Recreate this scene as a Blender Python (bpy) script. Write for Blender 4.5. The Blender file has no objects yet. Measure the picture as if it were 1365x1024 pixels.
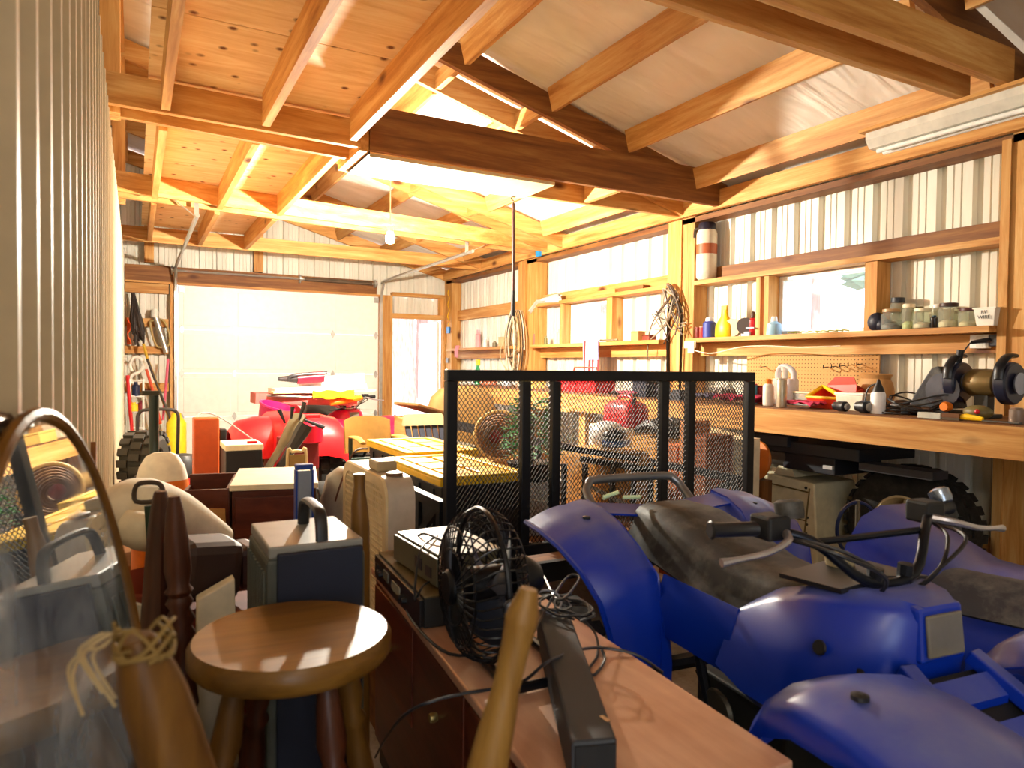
import bpy, math, random
from mathutils import Vector, Matrix, Quaternion
random.seed(7)
SC = bpy.context.scene; COL = SC.collection
# ------------------------------------------------------------------ camera
F = 937.0; YAW = .4926; PIT = .0254; ROL = .0115; HC = 1.2
def _axes():
    cy, sy, cp, sp = math.cos(YAW), math.sin(YAW), math.cos(PIT), math.sin(PIT)
    f = Vector((sy*cp, cy*cp, -sp)); r = Vector((cy, -sy, 0)); u = r.cross(f)
    c, s = math.cos(ROL), math.sin(ROL)
    return r*c + u*s, -r*s + u*c, f
AR, AU, AF = _axes()
CAM = Vector((0, 0, HC))
def P(px, py, ax, v):
    """the place on the plane ax = v that the photograph shows at (px, py)"""
    d = AR*((px-682.5)/F) + AU*(-(py-512)/F) + AF
    i = 'xyz'.index(ax)
    return CAM + d*((v-CAM[i])/d[i])
def PD(px, py, D):
    return CAM + (AR*((px-682.5)/F) + AU*(-(py-512)/F) + AF)*D
def dep(p): return (Vector(p)-CAM).dot(AF)
cam = bpy.data.cameras.new('camera'); cam.sensor_width = 36; cam.lens = 36*F/1365
cam.clip_start = .02; cam.clip_end = 300
co = bpy.data.objects.new('camera', cam); COL.objects.link(co)
co.matrix_world = Matrix(((AR.x, AU.x, -AF.x, 0), (AR.y, AU.y, -AF.y, 0), (AR.z, AU.z, -AF.z, HC), (0, 0, 0, 1)))
SC.camera = co
cam.dof.use_dof = True; cam.dof.focus_distance = 4.6; cam.dof.aperture_fstop = 5.6

# ------------------------------------------------------------------ materials
def lin(h):
    h = h.lstrip('#'); o = []
    for i in (0, 2, 4):
        c = int(h[i:i+2], 16)/255
        o.append(c/12.92 if c <= .04045 else ((c+.055)/1.055)**2.4)
    return (*o, 1)
class NT:
    def __init__(s, name):
        s.m = bpy.data.materials.new(name); s.m.use_nodes = True
        s.t = s.m.node_tree; s.t.nodes.clear()
        s.out = s.n('ShaderNodeOutputMaterial'); s.b = s.n('ShaderNodeBsdfPrincipled')
        s.l(s.b.outputs[0], s.out.inputs[0])
    def n(s, ty, **k):
        x = s.t.nodes.new(ty)
        for a, v in k.items():
            if a.startswith('i_'): x.inputs[a[2:].replace('_', ' ')].default_value = v
            else: setattr(x, a, v)
        return x
    def l(s, a, b): s.t.links.new(a, b)
    def coord(s, scale=(1, 1, 1), rnd=True):
        tc = s.n('ShaderNodeTexCoord'); mp = s.n('ShaderNodeMapping'); mp.inputs['Scale'].default_value = scale
        src = tc.outputs['Object']
        if rnd:
            oi = s.n('ShaderNodeObjectInfo'); mu = s.n('ShaderNodeMath', operation='MULTIPLY'); mu.inputs[1].default_value = 37.0
            ad = s.n('ShaderNodeVectorMath', operation='ADD'); s.l(oi.outputs['Random'], mu.inputs[0])
            s.l(src, ad.inputs[0]); s.l(mu.outputs[0], ad.inputs[1]); src = ad.outputs[0]
        s.l(src, mp.inputs['Vector']); return mp.outputs[0]
    def noise(s, vec, scale=5, detail=4, rough=.6, dist=0):
        x = s.n('ShaderNodeTexNoise'); x.inputs['Scale'].default_value = scale; x.inputs['Detail'].default_value = detail
        x.inputs['Roughness'].default_value = rough; x.inputs['Distortion'].default_value = dist
        s.l(vec, x.inputs['Vector']); return x.outputs[0]
    def ramp(s, fac, stops):
        x = s.n('ShaderNodeValToRGB'); e = x.color_ramp.elements
        while len(e) < len(stops): e.new(.5)
        for el, (p, c) in zip(e, stops): el.position = p; el.color = lin(c) if isinstance(c, str) else c
        s.l(fac, x.inputs[0]); return x.outputs[0]
    def mix(s, fac, a, b, mode='MIX'):
        x = s.n('ShaderNodeMix', data_type='RGBA', blend_type=mode)
        for v, i in ((fac, 0), (a, 6), (b, 7)):
            if isinstance(v, (int, float, tuple)): x.inputs[i].default_value = v
            else: s.l(v, x.inputs[i])
        return x.outputs[2]
    def bump(s, h, st=.3, d=.01):
        x = s.n('ShaderNodeBump'); x.inputs['Strength'].default_value = st; x.inputs['Distance'].default_value = d
        s.l(h, x.inputs['Height']); s.l(x.outputs[0], s.b.inputs['Normal'])
    def fin(s, rough=.5, metal=0, col=None, spec=.5, **k):
        s.b.inputs['Roughness'].default_value = rough; s.b.inputs['Metallic'].default_value = metal
        s.b.inputs['Specular IOR Level'].default_value = spec
        if col is not None:
            if isinstance(col, str): s.b.inputs['Base Color'].default_value = lin(col)
            else: s.l(col, s.b.inputs['Base Color'])
        for a, v in k.items(): s.b.inputs[a.replace('_', ' ')].default_value = v
        return s.m
_mc = {}
def plain(h, rough=.5, metal=0, spec=.5, var=.12, **k):
    """a solid coloured surface with faint mottling"""
    key = (h, rough, metal, spec, var, tuple(k.items()))
    if key in _mc: return _mc[key]
    t = NT('surface_' + h.strip('#')); v = t.coord()
    nz = t.noise(v, 14, 3); c = lin(h)
    d = tuple(x*(1-var) for x in c[:3]) + (1,); l = tuple(min(1, x*(1+var)) for x in c[:3]) + (1,)
    _mc[key] = t.fin(rough, metal, t.ramp(nz, [(.3, d), (.7, l)]), spec, **k); return _mc[key]
def wood(name, dark, mid, light, axis='x', rough=.6, knots=True, grain=9, bump=.25):
    key = ('wood', name, axis)
    if key in _mc: return _mc[key]
    t = NT(name + '_' + axis); sc = [grain]*3; sc['xyz'.index(axis)] = grain*.07
    v = t.coord(tuple(sc)); n1 = t.noise(v, 2.2, 6, .65, .4)
    col = t.ramp(n1, [(.28, dark), (.5, mid), (.74, light)])
    oi = t.n('ShaderNodeObjectInfo')
    rv = t.n('ShaderNodeMapRange'); t.l(oi.outputs['Random'], rv.inputs[0]); rv.inputs[3].default_value = .78; rv.inputs[4].default_value = 1.08
    cb = t.n('ShaderNodeCombineColor'); [t.l(rv.outputs[0], cb.inputs[i]) for i in range(3)]
    col = t.mix(1.0, col, cb.outputs[0], 'MULTIPLY')
    if knots:
        sk = [3.4]*3; sk['xyz'.index(axis)] = 1.5
        vo = t.n('ShaderNodeTexVoronoi'); vo.inputs['Scale'].default_value = 1.0; t.l(t.coord(tuple(sk)), vo.inputs['Vector'])
        k = t.ramp(vo.outputs['Distance'], [(.05, (1, 1, 1, 1)), (.13, (0, 0, 0, 1))])
        col = t.mix(k, col, lin('#5a2e10'))
    t.bump(n1, bump, .004)
    _mc[key] = t.fin(rough, 0, col, .35); return _mc[key]
def pine(ax): return wood('pine_lumber', '#a8682c', '#cf9650', '#e6bd7c', ax)
def old_or_shaded_pine(ax): return wood('aged_or_shaded_lumber', '#5f3518', '#835226', '#a3733c', ax)
def walnut(ax): return wood('dark_stained_wood', '#2c130a', '#44200f', '#5d321a', ax, .4, False, 14)
def honey(ax): return wood('honey_wood', '#553610', '#6f4b1a', '#8a6226', ax, .42, False, 12)
def redwood(ax): return wood('red_brown_veneer', '#3a150a', '#512110', '#68321b', ax, .35, False, 10)

def m_metal_white():
    t = NT('white_ribbed_steel'); v = t.coord((1, 1, .15), False)
    n = t.noise(v, 6, 5); return t.fin(.38, 0, t.ramp(n, [(.3, '#cfcab9'), (.7, '#e9e5d8')]), .5)
def m_concrete():
    t = NT('concrete'); v = t.coord(); n = t.noise(v, 3, 8, .7); n2 = t.noise(v, 40, 4)
    c = t.mix(.3, t.ramp(n, [(.3, '#8d8478'), (.7, '#bdb4a6')]), t.ramp(n2, [(.3, '#7d766c'), (.7, '#c9c1b4')])); t.bump(n2, .2)
    return t.fin(.85, 0, c, .2)
def m_foil():
    t = NT('white_vinyl_insulation'); v = t.coord((.5, 1.4, .5)); n = t.noise(v, 3.0, 3, .5, .8); n2 = t.noise(t.coord((.5, 2.6, .5)), 2.2, 2, .5, 1.4)
    t.bump(t.mix(.6, n, n2), .55, .05)
    return t.fin(.5, 0, t.ramp(n, [(.3, '#e6e0d4'), (.7, '#f6f2ea')]), .4)
def m_ply():
    t = NT('plywood'); v = t.coord((1.3, 9, 9)); n = t.noise(v, 1.6, 6, .65, .8)
    col = t.ramp(n, [(.3, '#dcae74'), (.55, '#f0cc98'), (.75, '#f8deb2')])
    vo = t.n('ShaderNodeTexVoronoi'); vo.inputs['Scale'].default_value = 8.5; t.l(t.coord((1, 1, 1)), vo.inputs['Vector'])
    big = t.ramp(t.noise(t.coord(), 2.2, 2), [(.32, (0, 0, 0, 1)), (.45, (1, 1, 1, 1))])
    k = t.ramp(vo.outputs['Distance'], [(.08, (1, 1, 1, 1)), (.2, (0, 0, 0, 1))])
    col = t.mix(t.mix(1.0, k, big, 'MULTIPLY'), col, lin('#6e3c18'))
    return t.fin(.65, 0, col, .3)
def m_laminate():
    t = NT('brown_laminate'); v = t.coord((9, 1, 9)); n = t.noise(v, 3, 5); n2 = t.noise(t.coord(), 4, 4)
    c = t.mix(.45, t.ramp(n, [(.3, '#a3745a'), (.7, '#cc9c7c')]), t.ramp(n2, [(.3, '#a9795c'), (.7, '#d6ab90')]))
    return t.fin(.3, 0, c, .5)
def m_bluefender():
    t = NT('blue_moulded_plastic'); v = t.coord(); n = t.noise(v, 5, 6, .7); n2 = t.noise(v, 60, 2)
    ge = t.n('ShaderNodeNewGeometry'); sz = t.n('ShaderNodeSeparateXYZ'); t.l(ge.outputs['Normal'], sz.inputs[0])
    up = t.ramp(sz.outputs[2], [(.62, (0, 0, 0, 1)), (.98, (.45, .45, .45, 1))])  # top faces greyed: settled dust, and their lit look put into the colour
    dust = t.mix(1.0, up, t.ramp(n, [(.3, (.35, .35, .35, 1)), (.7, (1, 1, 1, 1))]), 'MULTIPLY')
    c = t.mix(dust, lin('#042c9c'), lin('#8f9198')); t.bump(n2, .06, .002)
    return t.fin(.33, 0, c, .55)
def m_dusty(h, dust='#8d8a80'):
    t = NT('dusty_' + h.strip('#')); n = t.noise(t.coord(), 7, 6, .7)
    return t.fin(.6, 0, t.mix(t.ramp(n, [(.45, (0, 0, 0, 1)), (.75, (.45, .45, .45, 1))]), lin(h), lin(dust)), .4)
def m_rubber():
    t = NT('tyre_rubber'); n = t.noise(t.coord(), 25, 5); t.bump(n, .3)
    return t.fin(.8, 0, t.ramp(n, [(.3, '#141312'), (.7, '#2c2a27')]), .3)
def m_card():
    t = NT('corrugated_cardboard'); n = t.noise(t.coord((1, 1, 12)), 3, 4)
    return t.fin(.85, 0, t.ramp(n, [(.3, '#ab7b42'), (.7, '#c89a5c')]), .2)
def m_glass(name, tint, amt, rough=.03):
    t = NT(name); tr = t.n('ShaderNodeBsdfTransparent'); tr.inputs[0].default_value = lin(tint); mx = t.n('ShaderNodeMixShader')
    mx.inputs[0].default_value = amt; t.b.inputs['Roughness'].default_value = rough; t.b.inputs['Base Color'].default_value = lin(tint)
    t.l(tr.outputs[0], mx.inputs[1]); t.l(t.b.outputs[0], mx.inputs[2]); t.l(mx.outputs[0], t.out.inputs[0]); return t.m
def m_mirror():
    t = NT('silvered_dusty_glass'); v = t.coord((1, 1, .5)); n = t.noise(v, 6, 6, .7, 1.0)
    t.l(t.ramp(n, [(.5, (.02, .02, .02, 1)), (.8, (.22, .22, .22, 1))]), t.b.inputs['Roughness'])
    return t.fin(.05, 1.0, '#dfe6ea', .5) if False else _mir(t, n)
def _mir(t, n):
    t.b.inputs['Metallic'].default_value = 1.0; t.b.inputs['Base Color'].default_value = lin('#dde6ec')
    d = t.n('ShaderNodeBsdfDiffuse'); d.inputs[0].default_value = lin('#b9c8da'); mx = t.n('ShaderNodeMixShader')
    t.l(t.ramp(n, [(.38, (.05, .05, .05, 1)), (.72, (.5, .5, .5, 1))]), mx.inputs[0])
    t.l(t.b.outputs[0], mx.inputs[1]); t.l(d.outputs[0], mx.inputs[2]); t.l(mx.outputs[0], t.out.inputs[0]); return t.m
def m_emit(name, h, st):
    t = NT(name); t.b.inputs['Emission Color'].default_value = lin(h); t.b.inputs['Emission Strength'].default_value = st
    return t.fin(.5, 0, h)
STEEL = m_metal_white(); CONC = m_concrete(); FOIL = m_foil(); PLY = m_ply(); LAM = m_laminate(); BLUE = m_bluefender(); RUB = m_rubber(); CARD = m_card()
WINGLASS = m_glass('window_glass', '#eef5fb', .12); JARGLASS = m_glass('jar_glass', '#f0f2e8', .16, .05); BOTGLASS = m_glass('clear_plastic', '#e8ecec', .35, .2)
BLACK = plain('#17171a', .45); BLACKM = plain('#15181f', .35, .3); SATIN = plain('#0f1013', .6); WHITE = plain('#e8e6de', .45); CREAM = plain('#e6d9b8', .55)
GALV = plain('#b9b9b4', .35, .8); CHROME = plain('#c9ccd0', .18, 1.0); RED = plain('#c3121b', .35); PINKRED = plain('#d0173c', .3); YEL = plain('#f2c40c', .42); ORANGE = plain('#ef7d10', .5)
NAVY = plain('#10182e', .7); GREYP = plain('#8d8a84', .5); DARKBR = plain('#2c140d', .55); TAN = plain('#9c7636', .7); GREEN = plain('#0d8a4e', .4)

# ------------------------------------------------------------------ mesh builder
def cat_rom(pts, n=6, closed=False):
    pts = [Vector(p) for p in pts]; L = len(pts); out = []
    if L < 3: return pts
    for i in range(L if closed else L-1):
        g = lambda j: pts[j % L] if closed else pts[max(0, min(L-1, j))]
        a, b, c, d = g(i-1), g(i), g(i+1), g(i+2)
        for k in range(n):
            t = k/n; out.append(.5*((2*b)+(c-a)*t+(2*a-5*b+4*c-d)*t*t+(3*b-a-3*c+d)*t**3))
    if not closed: out.append(pts[-1])
    return out
def wmat(o):
    m = o.matrix_basis.copy()
    while o.parent: o = o.parent; m = o.matrix_basis @ m
    return m
class MB:
    def __init__(s): s.v = []; s.f = []
    def add(s, vs, fs):
        k = len(s.v); s.v += [Vector(p) for p in vs]; s.f += [tuple(i+k for i in f) for f in fs]; return s
    def box(s, x0, x1, y0, y1, z0, z1):
        return s.add([(x0,y0,z0),(x1,y0,z0),(x1,y1,z0),(x0,y1,z0),(x0,y0,z1),(x1,y0,z1),(x1,y1,z1),(x0,y1,z1)],
                     [(0,3,2,1),(4,5,6,7),(0,1,5,4),(1,2,6,5),(2,3,7,6),(3,0,4,7)])
    def hexa(s, p):  # 4 bottom then 4 top corners
        return s.add(p, [(0,3,2,1),(4,5,6,7),(0,1,5,4),(1,2,6,5),(2,3,7,6),(3,0,4,7)])
    def obox(s, c, hx, hy, hz, rz=0, rx=0, ry=0):
        m = Matrix.Translation(c) @ Matrix.Rotation(rz, 4, 'Z') @ Matrix.Rotation(ry, 4, 'Y') @ Matrix.Rotation(rx, 4, 'X')
        return s.hexa([m @ Vector((a*hx, b*hy, d*hz)) for d in (-1, 1) for a, b in ((-1,-1),(1,-1),(1,1),(-1,1))])
    def beam(s, a, b, w, h, up=(0, 0, 1)):
        """bar from a to b: w across, h along up"""
        a, b = Vector(a), Vector(b); d = (b-a).normalized(); u = Vector(up); r = d.cross(u).normalized(); u = r.cross(d).normalized()
        return s.hexa([q + r*(i*w/2) + u*(j*h/2) for q, in ((a,), (b,)) for i, j in ((-1,-1),(1,-1),(1,1),(-1,1))])
    def prism(s, poly, ext):
        """closed polygon of points swept along ext"""
        n = len(poly); e = Vector(ext); p = [Vector(q) for q in poly]
        return s.add(p + [q+e for q in p], [tuple(range(n))[::-1], tuple(range(n, 2*n))] + [(i, (i+1) % n, n+(i+1) % n, n+i) for i in range(n)])
    def rings(s, rings, cap=True, closed=False):
        n = len(rings[0]); vs = [q for r in rings for q in r]; fs = []; m = len(rings)
        for i in range(m if closed else m-1):
            j = (i+1) % m
            fs += [(i*n+k, i*n+(k+1) % n, j*n+(k+1) % n, j*n+k) for k in range(n)]
        if cap and not closed: fs += [tuple(range(n))[::-1], tuple(range((m-1)*n, m*n))]
        return s.add(vs, fs)
    def tube(s, pts, r, n=8, closed=False, smooth=0, flat=1):
        pts = cat_rom(pts, smooth, closed) if smooth else [Vector(p) for p in pts]
        L = len(pts); R = []; prev = None
        for i, p in enumerate(pts):
            a = pts[(i-1) % L] if closed or i else p; b = pts[(i+1) % L] if closed or i < L-1 else p
            t = (b-a); t = t.normalized() if t.length > 1e-9 else Vector((0, 0, 1))
            if prev is None:
                u = t.cross(Vector((0, 0, 1)));  u = u if u.length > .05 else t.cross(Vector((1, 0, 0)))
            else: u = prev - t*prev.dot(t)
            u.normalize(); prev = u; w = t.cross(u)
            rr = r[min(len(r)-1, int(i*len(r)/L))] if isinstance(r, (list, tuple)) else r
            if isinstance(r, (list, tuple)):
                q = i*(len(r)-1)/max(1, L-1); k = min(len(r)-2, int(q)); rr = r[k] + (r[k+1]-r[k])*(q-k)
            R.append([p + u*(rr*math.cos(2*math.pi*k/n)) + w*(rr*flat*math.sin(2*math.pi*k/n)) for k in range(n)])
        return s.rings(R, True, closed)
    def lathe(s, prof, c, n=20, axis=(0, 0, 1), sx=1, sy=1):
        q = Vector((0, 0, 1)).rotation_difference(Vector(axis)); c = Vector(c)
        return s.rings([[c + q @ Vector((r*sx*math.cos(2*math.pi*k/n), r*sy*math.sin(2*math.pi*k/n), z)) for k in range(n)] for r, z in prof])
    def sphere(s, c, r, n=12, m=8):
        rx, ry, rz = r if isinstance(r, (tuple, list)) else (r, r, r); c = Vector(c)
        return s.rings([[c + Vector((rx*math.sin(t)*math.cos(2*math.pi*k/n), ry*math.sin(t)*math.sin(2*math.pi*k/n), -rz*math.cos(t))) for k in range(n)] for t in [max(.02, min(math.pi-.02, math.pi*i/m)) for i in range(m+1)]])
    def sheet(s, grid, th):
        """rows of points made into a shell th thick"""
        g = [[Vector(p) for p in r] for r in grid]; R, K = len(g), len(g[0]); nr = []
        for i in range(R):
            row = []
            for k in range(K):
                a = g[min(R-1, i+1)][k]-g[max(0, i-1)][k]; b = g[i][min(K-1, k+1)]-g[i][max(0, k-1)]
                nn = a.cross(b); row.append(nn.normalized() if nn.length > 1e-12 else Vector((0, 0, 1)))
            nr.append(row)
        vs = [p for r in g for p in r] + [g[i][k]-nr[i][k]*th for i in range(R) for k in range(K)]; o = R*K; fs = []
        for i in range(R-1):
            for k in range(K-1):
                q = (i*K+k, i*K+k+1, (i+1)*K+k+1, (i+1)*K+k); fs += [q, tuple(x+o for x in q[::-1])]
        e = [i*K for i in range(R)]; e = [k for k in range(K)] + [i*K+K-1 for i in range(1, R)] + [(R-1)*K+k for k in range(K-2, -1, -1)] + [i*K for i in range(R-2, 0, -1)]
        fs += [(e[j], e[(j+1) % len(e)], e[(j+1) % len(e)]+o, e[j]+o) for j in range(len(e))]
        return s.add(vs, fs)
    def build(s, name, mat, parent=None, smooth=False, bevel=0, sub=0, ang=40):
        if parent: inv = wmat(parent).inverted(); org = None
        else:
            xs = [p.x for p in s.v]; ys = [p.y for p in s.v]; zs = [p.z for p in s.v]
            org = Vector(((min(xs)+max(xs))/2, (min(ys)+max(ys))/2, min(zs))); inv = Matrix.Translation(-org)
        me = bpy.data.meshes.new(name); me.from_pydata([inv @ p for p in s.v], [], s.f)
        import bmesh
        bm = bmesh.new(); bm.from_mesh(me); bmesh.ops.recalc_face_normals(bm, faces=bm.faces); bm.to_mesh(me); bm.free()
        if smooth or sub:
            for p in me.polygons: p.use_smooth = True
            if not sub: me.set_sharp_from_angle(angle=math.radians(ang))
        me.materials.append(mat); o = bpy.data.objects.new(name, me); COL.objects.link(o)
        if parent: o.parent = parent
        else: o.location = org
        if bevel:
            b = o.modifiers.new('bevel', 'BEVEL'); b.width = bevel; b.segments = 2; b.limit_method = 'ANGLE'
        if sub:
            d = o.modifiers.new('sub', 'SUBSURF'); d.levels = sub; d.render_levels = sub
        return o
def tag(o, label=None, cat=None, group=None, kind=None):
    if label: o['label'] = label
    if cat: o['category'] = cat
    if group: o['group'] = group
    if kind: o['kind'] = kind
    return o
def thing(name, label, cat, loc, group=None, rz=0):
    o = bpy.data.objects.new(name, None); COL.objects.link(o); o.location = loc; o.rotation_euler = (0, 0, rz); o.empty_display_size = .05
    return tag(o, label, cat, group)
def copy_tree(o, parent=None):
    c = o.copy(); COL.objects.link(c)
    if parent: c.parent = parent
    for ch in [x for x in COL.objects if x.parent == o]: copy_tree(ch, c)
    return c
def struct(mb, name, mat, **k): return tag(mb.build(name, mat, None, **k), kind='structure')
def B(x0, x1, y0, y1, z0, z1): return MB().box(x0, x1, y0, y1, z0, z1)
# ------------------------------------------------------------------ the setting
TANSTEEL = plain('#c6b99f', .35, 0, .5, .08)
XR = 4.10; XL = -.135; YB = 9.5; YF = -3.2; ZE = 2.43
struct(B(-2.2, 4.2, YF, YB+.1, -.1, 0), 'floor', CONC)
def ribbed(p0, d, n, L, z0, z1f, prof_fn, step=.2):
    """ribbed steel sheet: p0 start, d along, n outward; prof_fn gives (offset along, depth) for one period"""
    pts = []; k = 0
    while k*step < L:
        for a, dd in prof_fn: 
            if k*step + a < L: pts.append((k*step+a, dd))
        k += 1
    pts.append((L, 0)); mb = MB(); d = Vector(d); n = Vector(n); p0 = Vector(p0)
    vs = []; fs = []
    for a, dd in pts:
        q = p0 + d*a + n*dd; vs += [(q.x, q.y, z0), (q.x, q.y, z1f(q))]
    for i in range(len(pts)-1): fs.append((2*i, 2*i+2, 2*i+3, 2*i+1))
    return mb.add(vs, fs)
IN = [(0, 0), (.010, .034), (.048, .034), (.058, 0), (.108, 0), (.112, .006), (.118, .006), (.122, 0), (.152, 0), (.156, .006), (.162, .006), (.166, 0)]
roofz = lambda x: 3.66 - .273*x
def wall_sheet(name, p0, d, n, L, z0, z1f):
    struct(ribbed(p0, d, n, L, z0, z1f, IN), name, STEEL)
# right wall with window holes: below, between and above the windows
WA = (2.80, 3.62, 1.44, 1.86); WB = (5.50, 6.28, 1.44, 1.86)
wall_sheet('wall_right', (XR, YF, 0), (0, 1, 0), (1, 0, 0), YB-YF, 0, lambda q: 1.42)
wall_sheet('wall_right_upper', (XR, YF, 0), (0, 1, 0), (1, 0, 0), YB-YF, 1.88, lambda q: 2.6)
for i, (a, b) in enumerate(((YF, WA[0]), (WA[1], WB[0]), (WB[1], YB))):
    wall_sheet('wall_right_bay', (XR, a, 0), (0, 1, 0), (1, 0, 0), b-a, 1.42, lambda q: 1.88)
# far wall round the garage door (x .45-2.96) and the doorway (x 3.15-3.91)
DX0, DX1, DZ = .45, 2.96, 2.14; EX0, EX1, EZ = 3.15, 3.915, 1.85
wall_sheet('wall_back', (-2.2, YB, 0), (1, 0, 0), (0, 1, 0), DX0+2.2, 0, lambda q: roofz(q.x) if q.x > -1.2 else 3.98)
wall_sheet('wall_back_upper', (DX0, YB, 0), (1, 0, 0), (0, 1, 0), XR-DX0, DZ+.02, lambda q: roofz(q.x))
wall_sheet('wall_back_side', (DX1, YB, 0), (1, 0, 0), (0, 1, 0), EX0-DX1, 0, lambda q: DZ+.02)
wall_sheet('wall_back_lintel', (EX0, YB, 0), (1, 0, 0), (0, 1, 0), EX1-EX0, EZ, lambda q: DZ+.02)
wall_sheet('wall_back_corner', (EX1, YB, 0), (1, 0, 0), (0, 1, 0), XR-EX1, 0, lambda q: DZ+.02)
# near-side partition: ribs stand out into the shop
RIB = [(0, 0), (.010, -.028), (.030, -.028), (.066, 0), (.105, 0), (.11, -.006), (.12, -.006), (.125, 0)]
struct(ribbed((XL, .2, 0), (0, 1, 0), (-1, 0, 0), YB-.2, 0, lambda q: ZE, RIB, .17), 'wall_left', TANSTEEL)
struct(B(-.30, XL-.004, .2, YB-.02, ZE-.04, ZE-.002), 'trim_1', pine('y'))
wall_sheet('wall_left_outer', (-2.2, YF, 0), (0, 1, 0), (-1, 0, 0), YB-YF, 0, lambda q: 3.98)
# rear wall, unseen; opening added at the far left to let fill light in
wall_sheet('wall_front', (-.25, YF, 0), (1, 0, 0), (0, -1, 0), XR+.25, 0, lambda q: roofz(q.x) if q.x > -1.2 else 3.98)
wall_sheet('wall_front_upper', (-2.2, YF, 0), (1, 0, 0), (0, -1, 0), 1.95, 2.6, lambda q: 3.7)
# roof: insulation blanket under the sheet, two slopes
r = MB(); zz = lambda x: roofz(x)+.02 if x > -1.2 else 3.99+.273*(x+1.2)
def slope(x0, x1, name):
    mb = MB(); g = []
    ny = 60; nx = 8
    for j in range(ny+1):
        y = YF+(YB+.1-YF)*j/ny
        g.append([(x0+(x1-x0)*i/nx, y, zz(x0+(x1-x0)*i/nx) - .018*(math.sin(y*7.3+i)*math.sin(i*2.1+y*2.7)) ) for i in range(nx+1)])
    struct(mb.sheet(g, .03), name, FOIL, smooth=True)
slope(-1.2, 4.25, 'roof'); slope(-2.2, -1.2, 'roof')
# purlins along the shop
for k, x in enumerate((3.62, 3.0, 2.38, 1.76, 1.14, .52, -.10, -.72, -1.3)):
    z = (roofz(x) if x > -1.2 else 3.96) - .085
    for a, b in ((YF, 1.70), (1.92, 3.93), (4.46, 6.12), (6.62, 8.06), (8.24, YB-.02)):
        struct(MB().beam((x, a, z), (x, b, z), .038, .15, (-.26, 0, 1)), 'beam', pine('y'))
# trusses: doubled chords either side of the posts
def chord(y0, y1, x0, x1, z0, z1, m): struct(MB().hexa([(x0,y0-.019,z0),(x1,y1-.019,z0),(x1,y1+.019,z0),(x0,y0+.019,z0),(x0,y0-.019,z1),(x1,y1-.019,z1),(x1,y1+.019,z1),(x0,y0+.019,z1)]), 'beam', m)
def rafter(y, m=None):
    # top chord under the roof
    struct(MB().beam((-1.2, y, roofz(-1.2)-.085), (4.05, y, roofz(4.05)-.085), .038, .15, (.26, 0, 1)), 'beam', m or pine('x'))
chord(3.89, 3.97, XL-.15, 1.13, ZE, ZE+.15, pine('x')); chord(4.07, 4.22, XL-.15, 1.13, ZE, ZE+.15, pine('x'))
chord(3.99, 4.0, 1.19, 3.98, ZE, ZE+.255, old_or_shaded_pine('x')); chord(4.50, 4.44, 1.19, 3.98, ZE, ZE+.255, pine('x'))  # front boards of this truss: their shade is put into a darker wood
rafter(4.02, old_or_shaded_pine('x')); rafter(4.40)
chord(6.05, 6.74, XL-.15, 3.93, ZE, ZE+.15, pine('x')); chord(5.93, 6.62, XL-.15, 3.93, ZE+.02, ZE+.17, pine('x'))
rafter(6.22); rafter(6.52)
chord(8.15, 8.19, XL-.15, 3.93, ZE, ZE+.15, pine('x')); rafter(8.15)
chord(1.71, 1.69, -.3, 3.32, ZE, ZE+.15, pine('x')); chord(1.89, 1.87, -.3, 3.32, ZE, ZE+.15, pine('x'))
rafter(1.80, old_or_shaded_pine('x')); rafter(1.30, old_or_shaded_pine('x'))
rafter(9.42)
# short blocks between the doubled members
for x in (1.75, 2.35, 2.95):
    z = roofz(x)-.10
    struct(B(x, x+.038, 4.04, 4.38, z-.06, z+.05), 'beam', pine('y')); struct(B(x, x+.038, 6.24, 6.50, z-.06, z+.05), 'beam', pine('y'))
struct(B(2.97, 3.01, 4.02, 4.42, ZE, ZE+.14), 'beam', pine('y'))
struct(B(1.13, 1.185, 3.98, 4.46, ZE-.01, ZE+.17), 'beam', pine('y'))
# king posts where the trusses meet the partition
for y in (4.02, 6.20, 1.8): struct(B(-.150, -.062, y, y+.14, ZE+.002, roofz(-.1)-.16), 'column', pine('z'))
struct(B(.10, .20, 9.36, 9.46, 2.38, 3.4), 'column', pine('z'))
# loft: joists hung between the chords, plywood over them
for x0 in (.115, .585, 1.045):
    w = .04
    for a, b in ((-.6, 1.67), (1.91, 3.87), (4.22, 6.02 if x0 < .5 else 6.14), (6.24 if x0 < .5 else 6.36, 8.12)):
        struct(B(x0, x0+w, a, b, ZE+.004, ZE+.1715), 'beam', pine('y'))
ys = [-.6, .75, 1.95, 3.15, 4.35, 5.55, 6.75, 8.2]
for a, b in zip(ys, ys[1:]): struct(B(.06, 1.16, a+.004, b-.004, ZE+.172, ZE+.190), 'ceiling', PLY)
# white melamine board under the chords, with its dark edge
o = tag(B(1.20, 2.47, 4.03, 4.46, ZE-.022, ZE-.001).build('board', plain('#dcc79a', .55)), 'white board screwed up under the doubled chord near the loft edge', 'board')
struct(B(1.19, 1.198, 4.0, 4.46, ZE-.02, ZE+.02), 'trim_2', plain('#3a2a1a'))
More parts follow.
